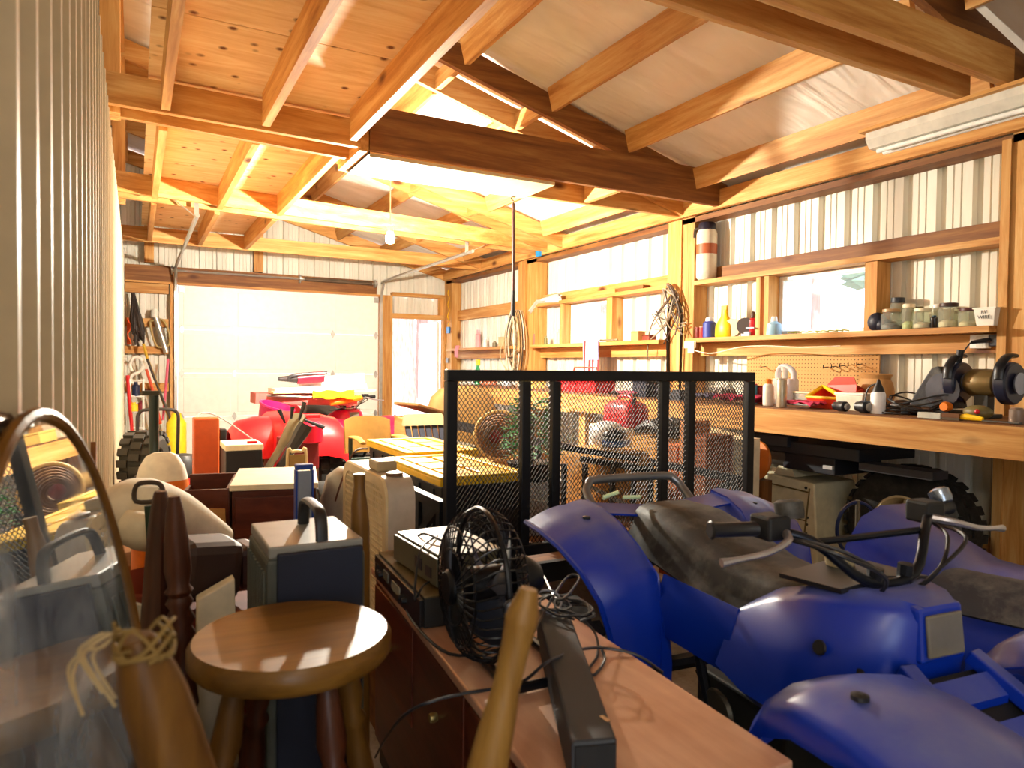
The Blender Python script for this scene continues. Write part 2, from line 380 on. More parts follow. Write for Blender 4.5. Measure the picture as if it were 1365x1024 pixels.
# posts of the right wall
for a, b in ((1.80, 1.985), (4.30, 4.62), (6.82, 7.20), (9.20, 9.46)): struct(B(3.955, XR-.004, a, b, 0, ZE+.01), 'column', pine('z'))
struct(B(3.94, XR-.004, 1.986, 2.03, 0, 2.39), 'trim_3', pine('z'))
struct(B(3.94, 3.953, 4.44, 4.60, 0, ZE-.02), 'trim_4', pine('z')); struct(B(3.93, 3.953, 7.03, 7.20, 0, ZE-.02), 'trim_5', pine('z'))
for a, b in ((.4, 4.4), (4.4, 9.4)): struct(B(3.90, 3.938, a, b, 2.415, 2.555), 'beam', pine('y'))
struct(B(3.955, XR-.004, .4, 9.4, 2.37, 2.41), 'trim_6', old_or_shaded_pine('y'))
# girts, ledges, window trimmers, shelves per bay
BAYS = ((2.032, 4.298), (4.622, 6.818), (7.202, 9.198))
for i, (a, b) in enumerate(BAYS):
    struct(B(4.045, XR-.003, a, b, 1.905 if i < 2 else 1.84, 2.0 if i < 2 else 1.98), 'trim_7', old_or_shaded_pine('y') if i == 0 else pine('y'))
    if i < 2: tag(B(3.945, XR-.003, a-.0, b+.0, 1.865, 1.90).build('ledge', pine('y')), 'narrow lumber ledge above the ' + ('nearer' if i == 0 else 'farther') + ' window', 'shelf', 'wall ledges')
    tag(B(3.87, XR-.003, a, b, 1.405, 1.438).build('shelf', pine('y')), ('long lumber shelf under the nearer window, holding jars', 'lumber shelf under the farther window, holding flag cloth', 'lumber shelf in the far bay beside the doorway')[i], 'shelf', 'wall shelves')
    struct(B(4.02, XR-.003, a, b, 1.30, 1.402), 'trim_8', pine('y'))
    struct(B(4.05, XR-.003, a, b, .18, .30), 'trim_9', pine('y'))
for y in (3.626, 3.552-.0, 2.765, 2.725): struct(B(3.965, XR-.003, y-.0, y+.04, 1.44, 1.863), 'trim_10', pine('z'))
for y in (6.285, 5.455, 5.41): struct(B(3.965, XR-.003, y, y+.045, 1.44, 1.863), 'trim_11', pine('z'))
def window(n, y0, y1, z0, z1):
    m = MB(); t = .032; x0, x1 = XR-.03, XR+.03
    m.box(x0, x1, y0, y1, z0, z0+t).box(x0, x1, y0, y1, z1-t, z1).box(x0, x1, y0, y0+t, z0+t, z1-t).box(x0, x1, y1-t, y1, z0+t, z1-t)
    f = struct(m, 'window_%d' % n, WHITE, bevel=.004)
    B(XR-.004, XR+.004, y0+t, y1-t, z0+t, z1-t).build('pane', WINGLASS, f)
window(1, 2.805, 3.55, 1.441, 1.862); window(2, 5.502, 6.283, 1.441, 1.862)
# far wall framing
struct(B(-.10, 2.93, 9.42, 9.49, 2.165, 2.35), 'beam', old_or_shaded_pine('x'))
struct(B(-.10, 2.98, 9.40, 9.49, DZ, 2.163), 'trim_12', pine('x'))
struct(B(-.10, .36, 9.42, 9.49, 2.02, 2.135), 'trim_13', pine('x')); struct(B(-.10, .36, 9.42, 9.49, 1.62, 1.72), 'trim_14', pine('x'))
struct(B(-.10, .36, 9.42, 9.49, 1.30, 1.39), 'trim_15', pine('x')); struct(B(-.10, .36, 9.42, 9.49, .85, .95), 'trim_15', pine('x'))
struct(B(.375, .45, 9.38, 9.49, 0, DZ), 'trim_16', pine('z')); struct(B(2.965, 3.145, 9.38, 9.49, 0, DZ+.02), 'trim_17', pine('z'))
struct(B(3.147, 3.915, 9.40, 9.49, EZ-.0, EZ+.07), 'trim_18', pine('x')); struct(B(3.147, 3.95, 9.40, 9.49, DZ+.02, DZ+.07), 'trim_19', pine('x'))
struct(B(3.86, 3.915, 9.40, 9.49, EZ+.07, DZ+.02), 'trim_19', pine('z')); struct(B(3.917, 3.95, 9.40, 9.49, 0, DZ+.02), 'trim_20', pine('z'))
struct(B(1.33, 1.44, 9.40, 9.49, 2.36, 3.2), 'column', pine('z'))
# overhead door: four steel sections with shallow panels, hinges, tracks
gd = thing('garage_door', 'white sectional overhead garage door closed on the far wall', 'door', (1.70, 9.44, 0))
gd['kind'] = 'structure'; gd.name = 'door_1'
DOORW = plain('#eceae2', .4, var=.04)
for k in range(4):
    z0 = .004+k*.5335; z1 = z0+.5295; m = MB().box(.46, 2.955, 9.425, 9.46, z0, z1)
    for a, b in ((.52, 1.06), (1.14, 2.29), (2.37, 2.90)):
        m.box(a, b, 9.419, 9.426, z0+.05, z1-.05)
    m.build('door_section', DOORW, gd, bevel=.004)
for k in range(1, 4):
    for x in (.50, 1.10, 2.33, 2.92):
        z = k*.5335; MB().prism([(x-.03, 9.424, z), (x, 9.424, z-.055), (x+.03, 9.424, z), (x, 9.424, z+.055)], (0, -.012, 0)).build('hinge', GALV, gd)
for x in (.50, 2.92): B(x-.03, x+.03, 9.40, 9.424, 2.05, 2.12).build('hinge', GALV, gd)
for x in (.43, 2.975):
    MB().beam((x, 9.36, .02), (x, 9.36, 2.05), .03, .05, (0, 1, 0)).build('track', GALV, gd)
    pts = [(x, 9.36, 2.05), (x, 9.33, 2.18), (x, 9.24, 2.29), (x, 9.10, 2.335)]
    e = (x, 6.4 if x > 1 else 6.0, 2.345)
    MB().tube(pts + [e], .018, 6, smooth=4).build('track', GALV, gd)
MB().tube([(.385, 9.39, 2.305), (2.9, 9.39, 2.305)], .013, 8).build('torsion_bar', GALV, gd)
for x0, x1 in ((1.95, 2.85),): MB().tube([(x0, 9.39, 2.305), (x1, 9.39, 2.305)], .026, 10).build('spring', plain('#6a5a4a', .5, .6), gd)
for x in (.385, 1.88, 2.88): MB().lathe([(.055, 0), (.055, .02), (.02, .02), (.02, .05)], (x, 9.39, 2.305), 14, (1, 0, 0)).build('cable_drum', GALV, gd)
for x, y in ((2.975, 6.55), (.43, 6.1)):
    m = MB().beam((x, y, 2.345), (x, y, ZE+.05), .035, .004, (0, 1, 0)).beam((x, y, 2.345), (x+(.28 if x > 1 else -.18), y, ZE+.05), .004, .03, (0, 1, 0)); m.build('track_hanger', GALV, gd)
# open doorway door leaf swung outward
dl = struct(B(3.86, 3.905, 9.52, 10.25, .02, EZ-.02), 'door_2', WHITE)
# electrical boxes on the corner post
tag(B(3.93, 3.954, 9.24, 9.33, 1.66, 1.75).build('switch_box', plain('#1b6fb0', .4)), 'blue electrical box on the corner post by the doorway', 'switch box')
tag(B(3.93, 3.954, 9.26, 9.34, 1.24, 1.31).build('outlet_box', plain('#77726c', .4, .5)), 'grey outlet box low on the corner post by the doorway', 'outlet box')
tag(MB().box(3.87, 3.899, 6.62, 6.70, 2.40, 2.48).build('junction_box', plain('#1d86c6', .4)), 'bright blue junction box on eave beam beside the hanging pole', 'junction box')
# bare bulb
BULB = P(520, 316, 'y', 5.15)
lb = thing('light_bulb', 'glowing bare bulb hanging in front of the far ceiling beam', 'lamp', (BULB.x, BULB.y, BULB.z+.06))
MB().tube([BULB+Vector((0, 0, .085)), Vector((BULB.x, BULB.y, roofz(BULB.x)-.02))], .004, 6).build('flex', plain('#cfc8b8', .5), lb, smooth=True)
MB().lathe([(.022, 0), (.026, .01), (.026, .05), (.01, .06)], BULB+Vector((0, 0, .03)), 14).build('lamp_holder', WHITE, lb)
MB().lathe([(.012, .03), (.03, .02), (.036, -.01), (.03, -.04), (.004, -.05)][::-1], BULB, 14).build('bulb', m_emit('glowing_bulb', '#fff1d0', 60), lb, smooth=True)
# fluorescent fixture on its board, unlit, along the right side
fx = thing('fluorescent_fixture', 'long unlit white fluorescent strip light under a lumber strip', 'lamp', (3.36, 1.55, 2.335))
B(3.27, 3.47, .7, 2.37, 2.412, 2.428).build('mounting_board', pine('y'), fx)
MB().prism([(3.30, .75, 2.411), (3.46, .75, 2.411), (3.46, .75, 2.375), (3.43, .75, 2.335), (3.33, .75, 2.335), (3.30, .75, 2.375)], (0, 1.60, 0)).build('housing', plain('#d6d2c6', .4), fx)
for x in (3.355, 3.405): MB().tube([(x, .78, 2.322), (x, 2.32, 2.322)], .012, 10).build('tube', plain('#f3f3ee', .3), fx, smooth=True)
# ------------------------------------------------------------------ workbench and what is on it
BZ = .975
wb = thing('workbench', 'long lumber workbench along the right wall with thick front board', 'workbench', (3.68, 4.3, 0))
m = MB().box(3.25, 3.935, .9, 7.7, BZ-.035, BZ)
for a, b in ((.9, 1.795), (2.035, 4.295), (4.625, 6.815), (7.205, 7.7)): m.box(3.9351, 4.04, a, b, BZ-.035, BZ)
m.build('worktop', old_or_shaded_pine('y'), wb)
B(3.245, 3.285, .9, 5.0, BZ-.145, BZ-.004).build('front_board', pine('y'), wb); B(3.245, 3.285, 5.004, 7.7, BZ-.16, BZ-.004).build('front_board', pine('y'), wb)
for y in (.95, 4.9, 7.6): B(3.30, 3.39, y-.045, y+.045, 0, BZ-.036).build('leg', pine('z'), wb)
t = NT('pegboard'); v = t.coord((1, 1, 1), False)
sx = t.n('ShaderNodeSeparateXYZ'); t.l(v, sx.inputs[0]); h = []
for i in (1, 2):
    a = t.n('ShaderNodeMath', operation='MULTIPLY'); a.inputs[1].default_value = 40; t.l(sx.outputs[i], a.inputs[0])
    b = t.n('ShaderNodeMath', operation='FRACT'); t.l(a.outputs[0], b.inputs[0]); c = t.n('ShaderNodeMath', operation='SUBTRACT'); c.inputs[1].default_value = .5; t.l(b.outputs[0], c.inputs[0])
    d = t.n('ShaderNodeMath', operation='POWER'); d.inputs[1].default_value = 2; t.l(c.outputs[0], d.inputs[0]); h.append(d.outputs[0])
s = t.n('ShaderNodeMath', operation='ADD'); t.l(h[0], s.inputs[0]); t.l(h[1], s.inputs[1])
l = t.n('ShaderNodeMath', operation='LESS_THAN'); l.inputs[1].default_value = .025; t.l(s.outputs[0], l.inputs[0])
PEG = t.fin(.7, 0, t.mix(l.outputs[0], lin('#c99a5e'), lin('#5a3414')), .3)
pg = B(4.03, 4.04, 2.74, 3.80, BZ+.004, 1.297).build('pegboard', PEG)
tag(pg, 'tan pegboard standing behind the workbench under the shelf', 'pegboard')
for i, (y, z) in enumerate(((3.62, 1.22), (3.45, 1.23), (2.86, 1.24), (2.92, 1.235), (2.98, 1.23), (3.04, 1.225), (3.10, 1.22))):
    MB().tube([(4.034, y, z), (3.99, y, z-.004), (3.955, y-.02, z-.01), (3.95, y-.025, z+.012)], .0032, 6).build('hook', BLACK, pg)
# --- helpers: a spot on a shelf (x, top z) under a pixel column
def on(px, x, z):
    p = P(px, 480, 'x', x); p.z = z; return p, dep(p)/F
def lathe_thing(name, lab, cat, px, x, z, wpx, hpx, parts, group=None, base=None):
    """parts: (part name, material, profile in units of width/2 and height)"""
    p, k = on(px, x, z)
    t = thing(name, lab, cat, p, group); w, hh = wpx*k/2, hpx*k
    for pn, mt, prof in parts:
        MB().lathe([(max(.0008, r*w), zz*hh) for r, zz in prof], p, 18).build(pn, mt, t, smooth=True, ang=35)
    return t
CAN = lambda c: [('body', c, [(.9, .002), (1, .03), (1, .8), (.55, .86)]), ('cap', BLACK, [(.5, .86), (.5, 1)])]
def spraycan(lab, px, x, z, w, h, col, cap, group=None):
    return lathe_thing('spray_can', lab, 'spray can', px, x, z, w, h, [('body', col, [(.9, 0), (1, .02), (1, .72), (.85, .78), (.6, .82)]), ('cap', cap, [(.62, .80), (.62, .96), (.45, 1)])], group)
def can(lab, px, x, z, w, h, col, lid, group=None):
    return lathe_thing('can', lab, 'can', px, x, z, w, h, [('body', col, [(.96, 0), (1, .03), (1, .93), (.95, .95)]), ('lid', lid, [(.98, .94), (1.02, .95), (1.02, 1.0)])], group)
def jar(lab, px, x, z, w, h, lidm, fill, group='jars on the shelf'):
    return lathe_thing('glass_jar', lab, 'jar', px, x, z, w, h, [('glass', JARGLASS, [(.9, 0), (1, .04), (1, .74), (.8, .84), (.8, .87)]), ('contents', fill, [(.86, .03), (.9, .06), (.9, .22), (.5, .32)]), ('lid', lidm, [(.84, .85), (.88, .86), (.88, .99), (.8, 1)])], group)
S = 1.4385; X1 = 3.95
jar('glass jar with a rusty lid beside the dark bag', 1187, 3.93, S, 25, 28, plain('#b08a5a', .4), plain('#59606a'))
jar('tall dark-lidded jar rising behind the rusty-lidded one', 1195, 4.02, S, 19, 44, plain('#20242e'), plain('#3d4451'))
jar('cream-capped jar with pale green contents', 1210, 3.95, S, 17, 34, CREAM, plain('#b9c98a'))
jar('dark-topped jar with amber contents behind the pale green one', 1222, 4.02, S, 15, 31, plain('#6b5a2a'), plain('#9a8844'))
jar('short wide jar with a cream lid, middle of the row', 1229, 3.92, S, 24, 27, CREAM, plain('#d9cdb0'))
jar('small clear jar with a white cap behind the wide cream-lidded jar', 1248, 4.02, S, 14, 33, WHITE, plain('#c8bd8e'))
lathe_thing('bottle', 'tiny dark brown bottle between two jars', 'bottle', 1244, 3.92, S, 10, 17, [('body', plain('#1c1310', .3), [(.9, 0), (1, .05), (1, .8), (.5, .9)]), ('cap', plain('#0f3a57'), [(.5, .9), (.5, 1)])])
jar('large jar with a dark brown lid and pale contents', 1263, 3.94, S, 25, 33, plain('#3a1d12'), plain('#d4cba8'))
jar('squat jar with a dark red lid next to the white tub', 1290, 3.93, S, 25, 25, plain('#4a1414'), plain('#cfc294'))
jar('half-hidden amber jar behind the squat red-lidded jar', 1279, 4.03, S, 16, 27, plain('#8d7a4a'), plain('#a8934e'))
p, k = on(1318, 3.95, S); t = thing('plastic_tub', 'white square plastic tub with black handwriting at shelf end', 'tub', p)
a, b, hh = 14*k, 11*k, 24*k
MB().hexa([p+Vector(q) for q in ((-b,-b,0),(b,-b,0),(b,b,0),(-b,b,0),(-a,-a,hh),(a,-a,hh),(a,a,hh),(-a,a,hh))]).build('tub_body', plain('#e9e4da', .4), t, bevel=.004)
MB().box(p.x-a-.003, p.x+a+.003, p.y-a-.003, p.y+a+.003, p.z+hh*.95, p.z+hh*1.02).build('rim', plain('#efe9df', .4), t)
def text(body, parent, name, size, loc, rot, mat):
    cu = bpy.data.curves.new(name, 'FONT'); cu.body = body; cu.size = size; cu.align_x = 'CENTER'; cu.align_y = 'CENTER'; cu.extrude = .0006
    o = bpy.data.objects.new(name, cu); COL.objects.link(o); cu.materials.append(mat); o.parent = parent
    mb_ = wmat(parent).inverted() @ Matrix.LocRotScale(Vector(loc), rot, Vector((1, 1, 1)))
    bpy.context.view_layer.update(); me = bpy.data.meshes.new_from_object(o.evaluated_get(bpy.context.evaluated_depsgraph_get())); bpy.data.objects.remove(o)
    o = bpy.data.objects.new(name, me); COL.objects.link(o); o.parent = parent; o.matrix_basis = mb_
    if not me.materials: me.materials.append(mat)
    return o
RW = Matrix(((0, 0, -1), (-1, 0, 0), (0, 1, 0))).to_quaternion()
text('RV\nWIRE', t, 'handwriting', .026, (p.x-a-.001, p.y, p.z+hh*.62), RW, BLACK)
# dark bag at the left of the jars
p, k = on(1168, 3.97, S); m = MB().sphere(p+Vector((0, 0, 12*k)), (.05, .055, 13*k), 12, 8).sphere(p+Vector((0, -.04, 8*k)), (.045, .05, 9*k), 10, 6)
tag(m.build('bag', plain('#10142a', .5), smooth=True), 'dark navy soft bag slumped beside the window trim', 'bag')
# left part of the same shelf
can('short dark red can next to the post on the near shelf', 930, 3.96, S, 9, 15, plain('#6b1712'), plain('#7a2a1a'))
can('little red can beside the short dark red one', 936, 3.93, S, 9, 15, plain('#b3302a'), plain('#d9a58a'))
spraycan('blue spray can with a rounded cap on the near shelf', 945, 3.93, S, 17, 27, plain('#2b3c93'), plain('#cfd3e6'))
p, k = on(965, 3.93, S); t = thing('spray_bottle', 'yellow trigger spray bottle on the near shelf', 'bottle', p)
MB().lathe([(15*k*.9, 0), (15*k, 2*k), (14*k, 16*k), (6*k, 28*k), (5*k, 36*k)], p, 16, sx=.62).build('body', YEL, t, smooth=True)
MB().box(p.x-.01, p.x+.01, p.y-.025, p.y+.03, p.z+36*k, p.z+42*k).box(p.x-.006, p.x+.006, p.y+.025, p.y+.034, p.z+27*k, p.z+38*k).build('trigger_head', YEL, t, bevel=.003)
p, k = on(977, 3.94, S); sp = MB().lathe([(12*k, -.022), (12*k, -.018), (5*k, -.016), (5*k, .016), (12*k, .018), (12*k, .022)], p+Vector((0, 0, 12.2*k)), 18, (1, .3, 0))
tag(sp.build('spool', plain('#d8c7a0', .6), smooth=True), 'cream spool standing on edge next to the yellow spray bottle', 'spool')
p, k = on(993, 3.95, S); t = thing('tape_dispenser', 'dark packing tape gun between spool and red bottle', 'tape dispenser', p)
MB().lathe([(8*k, -.02), (11*k, -.02), (11*k, .02), (8*k, .02)], p+Vector((0, 0, 14*k)), 18, (1, .4, 0)).build('roll', DARKBR, t, smooth=True)
MB().box(p.x-.02, p.x+.02, p.y-.055, p.y+.02, p.z, p.z+6*k).beam(p+Vector((0, -.09, 11*k)), p+Vector((0, .05, 11*k)), .03, .008).build('handle', plain('#b9bccb', .4), t)
lathe_thing('bottle', 'red bottle with a brown spout against the window trim', 'bottle', 1003, 3.98, S, 13, 33, [('body', RED, [(.9, 0), (1, .04), (1, .66), (.5, .74)]), ('spout', plain('#4a2c1a'), [(.5, .74), (.55, .8), (.3, 1)])])
lathe_thing('jug', 'pale blue squeeze bottle in the corner of the nearer window', 'bottle', 1031, 3.97, S, 20, 25, [('body', plain('#8fb6cf', .3), [(.95, 0), (1, .05), (.9, .6), (.4, .75)]), ('cap', WHITE, [(.4, .75), (.45, .8), (.35, 1)])])
m = MB(); 
for i in range(9):
    p, k = on(1050+i*9, 3.9, S); m.tube([p+Vector((.02*math.sin(i*2), 0, .006)), p+Vector((-.02, -.02, .012)), p+Vector((.01*math.cos(i), -.05, .006))], .004, 6, smooth=3)
tag(m.build('twine', plain('#a7b04e'), smooth=True), 'loose pale green twine lying in front of the nearer window', 'twine')
# outlet with plug
ob = thing('outlet', 'white double outlet under the shelf with a black plug in it', 'outlet', (4.0, 2.17, 1.30))
yA, yB = P(1293, 460, 'x', 3.99).y, P(1318, 460, 'x', 3.99).y
MB().box(3.985, 4.019, yB, yA, 1.325, 1.398).build('cover_plate', WHITE, ob, bevel=.004)
for z in (1.345, 1.378): MB().box(3.983, 3.986, yA-.07, yA-.035, z-.012, z+.012).build('socket', plain('#d9d4c6'), ob)
yC, yD = P(1320, 460, 'x', 3.99).y, P(1331, 460, 'x', 3.99).y
tag(B(3.98, 4.019, yD, yC, 1.335, 1.398).build('switch_box', plain('#171b2c', .4), bevel=.004), 'small dark box right next to the white outlet', 'switch box')
cd = thing('power_cord', 'black cord plugged into the outlet, running down behind the grinder', 'cord', (3.95, 2.2, BZ))
p0 = Vector((3.97, yA-.09, 1.365))
MB().tube([p0+Vector((.01, -.02, .002)), p0, p0+Vector((-.03, .06, -.01))], [.009, .014, .008], 8, smooth=4).build('plug', BLACK, cd, smooth=True)
MB().tube([p0+Vector((-.03, .06, -.01)), p0+Vector((-.05, .09, -.08)), p0+Vector((-.06, .09, -.2)), p0+Vector((-.08, .11, -.28)), p0+Vector((-.10, .19, -.33)), p0+Vector((-.1, .2, -.386))], .004, 7, smooth=6).build('cable', BLACK, cd, smooth=True)
# bench items, right to left
def gx(px, x): return on(px, x, BZ+.001)
p, k = gx(1310, 3.62); gz = BZ+.001
g = thing('bench_grinder', 'bench grinder with brown motor and two dark wheel guards', 'bench grinder', (p.x, p.y, gz))
c = Vector((p.x, p.y, gz+.17)); ax = Vector((0, 1, 0))
yl, yr = gx(1279, 3.62)[0].y, gx(1347, 3.62)[0].y
MB().lathe([(.04, yr-c.y+.03), (.065, yr-c.y+.055), (.068, yr-c.y+.1), (.068, yl-c.y-.07), (.055, yl-c.y-.05), (.035, yl-c.y-.02)], c, 20, ax).build('motor', plain('#6d5a34', .4, .4), g, smooth=True)
B(c.x-.07, c.x+.07, yr+.06, yl-.07, gz, gz+.02).build('base', BLACK, g, bevel=.004); B(c.x-.03, c.x+.03, yr+.08, yl-.09, gz+.02, gz+.11).build('pedestal', BLACK, g)
for y, nm in ((yl, 'l'), (yr, 'r')):
    m = MB().lathe([(.02, -.03), (.092, -.028), (.1, -.02), (.1, .02), (.092, .028), (.02, .03)], (c.x, y, c.z), 24, ax)
    gd2 = m.build('wheel_guard', plain('#1b2036', .35), g, smooth=True)
    MB().tube([(c.x-.102, y, c.z+.02), (c.x-.09, y, c.z+.08), (c.x-.03, y, c.z+.125), (c.x+.03, y, c.z+.13)], .024, 8, smooth=4, flat=.5).build('spark_hood', BLACKM, g, smooth=True)
    MB().lathe([(.012, 0), (.05, .004), (.052, .012), (.02, .014)], (c.x-.0, y-.036, c.z), 18, (0, -1, 0)).build('hub_cover', plain('#8d94a8', .3, .5), g, smooth=True)
# chop saw / dark hood left of the grinder
p, k = gx(1250, 3.6); s2 = thing('chop_saw', 'dark hooded cut-off saw between grinder and cord tangle', 'saw', p)
yy = gx(1218, 3.6)[0].y, gx(1286, 3.6)[0].y
L = yy[0]-yy[1]
poly = [(3.56, yy[0], gz+.03), (3.56, yy[0]-.03, gz+.10), (3.56, yy[0]-L*.45, gz+.24), (3.56, yy[0]-L*.6, gz+.25), (3.56, yy[1]+.05, gz+.17), (3.56, yy[1]+.02, gz+.04)]
MB().prism(poly, (.12, 0, 0)).build('blade_hood', m_dusty('#22222a'), s2, bevel=.008)
B(3.50, 3.75, yy[1]+.01, yy[0], gz, gz+.03).build('base', BLACKM, s2, bevel=.004)
MB().lathe([(.01, 0), (.085, .002), (.085, .006), (.01, .008)], (3.545, yy[1]+.07, gz+.13), 20, (-1, 0, 0)).build('blade', plain('#4d5160', .3, .8), s2)
MB().tube([(3.60, yy[1]+.06, gz+.2), (3.60, yy[1]+.03, gz+.27), (3.60, yy[1]+.02, gz+.33)], [.016, .014, .018], 8, smooth=3).build('handle', BLACK, s2, smooth=True)
MB().lathe([(.022, 0), (.026, .03), (.02, .045)], (3.53, yy[1]+.03, gz+.05), 10, (-1, 0, 0)).build('knob', ORANGE, s2, smooth=True)
# tangle of black cords and tools
m = MB(); rc = random.Random(3)
for i in range(7):
    q, k = gx(1195+i*7, 3.42+.03*i); r = .05+.012*i
    m.tube([q+Vector((r*math.cos(a)*.8, r*math.sin(a)*1.5, .008+.012*i*(1+.4*math.sin(a*2+i)))) for a in [j*.6+i for j in range(10)]], .0045, 6, smooth=4)
tag(m.build('power_cord', BLACK, smooth=True), 'tangled loops of black cord at the front of the bench', 'cord')
for px, x, l, h, col, lab in ((1205, 3.60, .16, .07, DARKBR, 'brown leather tool pouch behind the black cord loops'), (1226, 3.52, .10, .045, plain('#4a3020'), 'small brown-handled drill lying beside the chop saw')):
    q, k = gx(px, x); m = MB().sphere(q+Vector((0, 0, h*.5)), (.055, l*.5, h*.5), 12, 8).tube([q+Vector((0, 0, h*.6)), q+Vector((-.02, -l*.6, h*.7)), q+Vector((-.03, -l*.8, h*.35))], .015, 8, smooth=3)
    tag(m.build('tool_pouch' if h > .05 else 'drill', col, smooth=True), lab, 'tool')
q, k = gx(1252, 3.31); MBv = MB().box(q.x-.012, q.x+.03, q.y-.02, q.y+.09, gz, gz+.028)
tag(MBv.build('sanding_block', plain('#b7b7ab', .6), bevel=.003), 'pale grey sanding block at the bench edge', 'sanding block')
q, k = gx(1272, 3.32); t = thing('brush', 'short bristle brush lying between sanding block and yellow file', 'brush', q)
MB().box(q.x-.02, q.x+.02, q.y-.04, q.y+.04, gz+.012, gz+.03).build('back', old_or_shaded_pine('y'), t); MB().box(q.x-.018, q.x+.018, q.y-.038, q.y+.038, gz, gz+.0118).build('bristles', plain('#5b4d3a', .9), t)
q, k = gx(1297, 3.32); t = thing('file', 'flat file with a yellow handle at the front of the bench', 'file', q)
MB().tube([q+Vector((0, .06, .016)), q+Vector((0, .02, .018)), q+Vector((0, -.05, .013))], [.010, .015, .009], 8).build('handle', YEL, t, smooth=True)
MB().box(q.x-.011, q.x+.011, q.y-.2, q.y-.05, gz+.004, gz+.009).build('blade', plain('#6a6a68', .4, .7), t)
q, k = gx(1306, 3.45); t = thing('sander', 'olive palm sander lying in front of the grinder', 'sander', q)
MB().sphere(q+Vector((0, 0, .035)), (.05, .065, .034), 14, 8).build('body', plain('#6d6136', .5), t, smooth=True); MB().sphere(q+Vector((-.045, -.02, .04)), .012, 8, 6).build('button', RED, t, smooth=True)
q, k = gx(1358, 3.36); tag(MB().lathe([(.028, 0), (.03, .005), (.03, .06), (.02, .07)], q, 14).build('can', plain('#8d7a6c', .4, .3), smooth=True), 'small metal can at the right end of the bench', 'can')
# squeeze bottle, lid, carton
q, k = gx(1172, 3.40); t = thing('glue_bottle', 'white squeeze bottle with a dark cone nozzle', 'bottle', q)
MB().lathe([(.034, 0), (.036, .005), (.036, .10), (.03, .113)], q, 18).build('body', plain('#eef0f2', .35), t, smooth=True)
MB().lathe([(.031, .113), (.028, .125), (.012, .16), (.005, .18)], q, 14).build('nozzle', BLACK, t, smooth=True)
MB().tube([q+Vector((0, 0, .16)), q+Vector((-.01, .05, .13)), q+Vector((-.02, .06, .05)), q+Vector((-.03, .03, .006))], .004, 6, smooth=5).build('cord', BLACK, t, smooth=True)
q, k = gx(1143, 3.55); t = thing('plastic_tub', 'low white food tub behind the black cylinders', 'tub', q)
MB().hexa([q+Vector(v) for v in ((-.06,-.075,0),(.06,-.075,0),(.06,.075,0),(-.06,.075,0),(-.066,-.085,.085),(.066,-.085,.085),(.066,.085,.085),(-.066,.085,.085))]).build('tub_body', plain('#e4dccb', .4), t, bevel=.004)
MB().box(q.x-.07, q.x+.07, q.y-.09, q.y+.09, q.z+.085, q.z+.098).build('lid', WHITE, t, bevel=.003)
q, k = gx(1160, 3.62); tag(MB().lathe([(.05, 0), (.06, .01), (.065, .09), (.058, .095)], q, 18).build('plastic_tub', WHITE, smooth=True), 'round white tub behind the dark-nozzled squeeze bottle', 'tub')
for i, (px, r, l) in enumerate(((1122, .028, .085), (1152, .033, .075))):
    q, k = gx(px, 3.37); t = thing('flashlight' if i == 0 else 'socket_drum', ('short black flashlight lying on its side in front of white tub', 'thick black socket lying next to the flashlight')[i], ('flashlight', 'socket')[i], q)
    MB().lathe([(r*.8, -l/2), (r, -l/2+.005), (r, l*.1), (r*.8, l*.2), (r*.8, l/2)], q+Vector((0, 0, r)), 16, (.25, 1, 0)).build('body', plain('#11131b', .4), t, smooth=True)
    MB().lathe([(r*.6, 0), (r*.7, .004), (r*.5, .012)], q+Vector((-.25*l/2, -l*.54, r)), 12, (-.25, -1, 0)).build('end_cap', GREYP, t)
# red and yellow plastic caddy
q, k = gx(1115, 3.62); t = thing('tool_tote', 'open red plastic tote with a yellow rim by the pegboard', 'tote', q)
MB().sheet([[q+Vector(v) for v in r] for r in (((-.09,.1,.0),(-.09,-.09,0)), ((-.1,.12,.06),(-.1,-.10,.06)))], .004).sheet([[q+Vector(v) for v in r] for r in (((.06,.11,0),(.06,-.09,0)),((.08,.12,.13),(.08,-.08,.14)),((.08,.06,.185),(.08,-.06,.185)))], .005).box(q.x-.09, q.x+.06, q.y-.09, q.y+.1, q.z, q.z+.005).sheet([[q+Vector(v) for v in r] for r in (((-.09,-.09,0),(.06,-.09,0)), ((-.1,-.12,.07),(.08,-.12,.12)))], .004).sheet([[q+Vector(v) for v in r] for r in (((-.09,.1,0),(.06,.11,0)), ((-.1,.12,.06),(.08,.12,.13)))], .004).build('tote_body', plain('#d8300f', .4), t)
MB().tube([q+Vector(v) for v in ((-.1, .12, .062), (-.1, -.10, .062), (.0, -.115, .09))], .009, 8).tube([q+Vector(v) for v in ((-.1, .12, .062), (.04, .12, .125), (-.03, .0, .10), (-.06, -.07, .075))], .012, 8).build('rim', YEL, t)
q, k = gx(1136, 3.75); m = MB().sphere(q+Vector((0, 0, .07)), (.06, .10, .07), 12, 8); tag(m.build('cloth', plain('#9c2a12', .8), smooth=True), 'dark red shop rag heaped behind the red tote', 'rag')
q, k = gx(1168, 3.86); m = MB().lathe([(.04, 0), (.09, .01), (.115, .08), (.1, .15), (.085, .175), (.1, .2), (.06, .205)], q, 16, sx=.7)
tag(m.build('bag', plain('#b9894f', .7), smooth=True), 'tan canvas bag leaning against the pegboard end', 'bag')
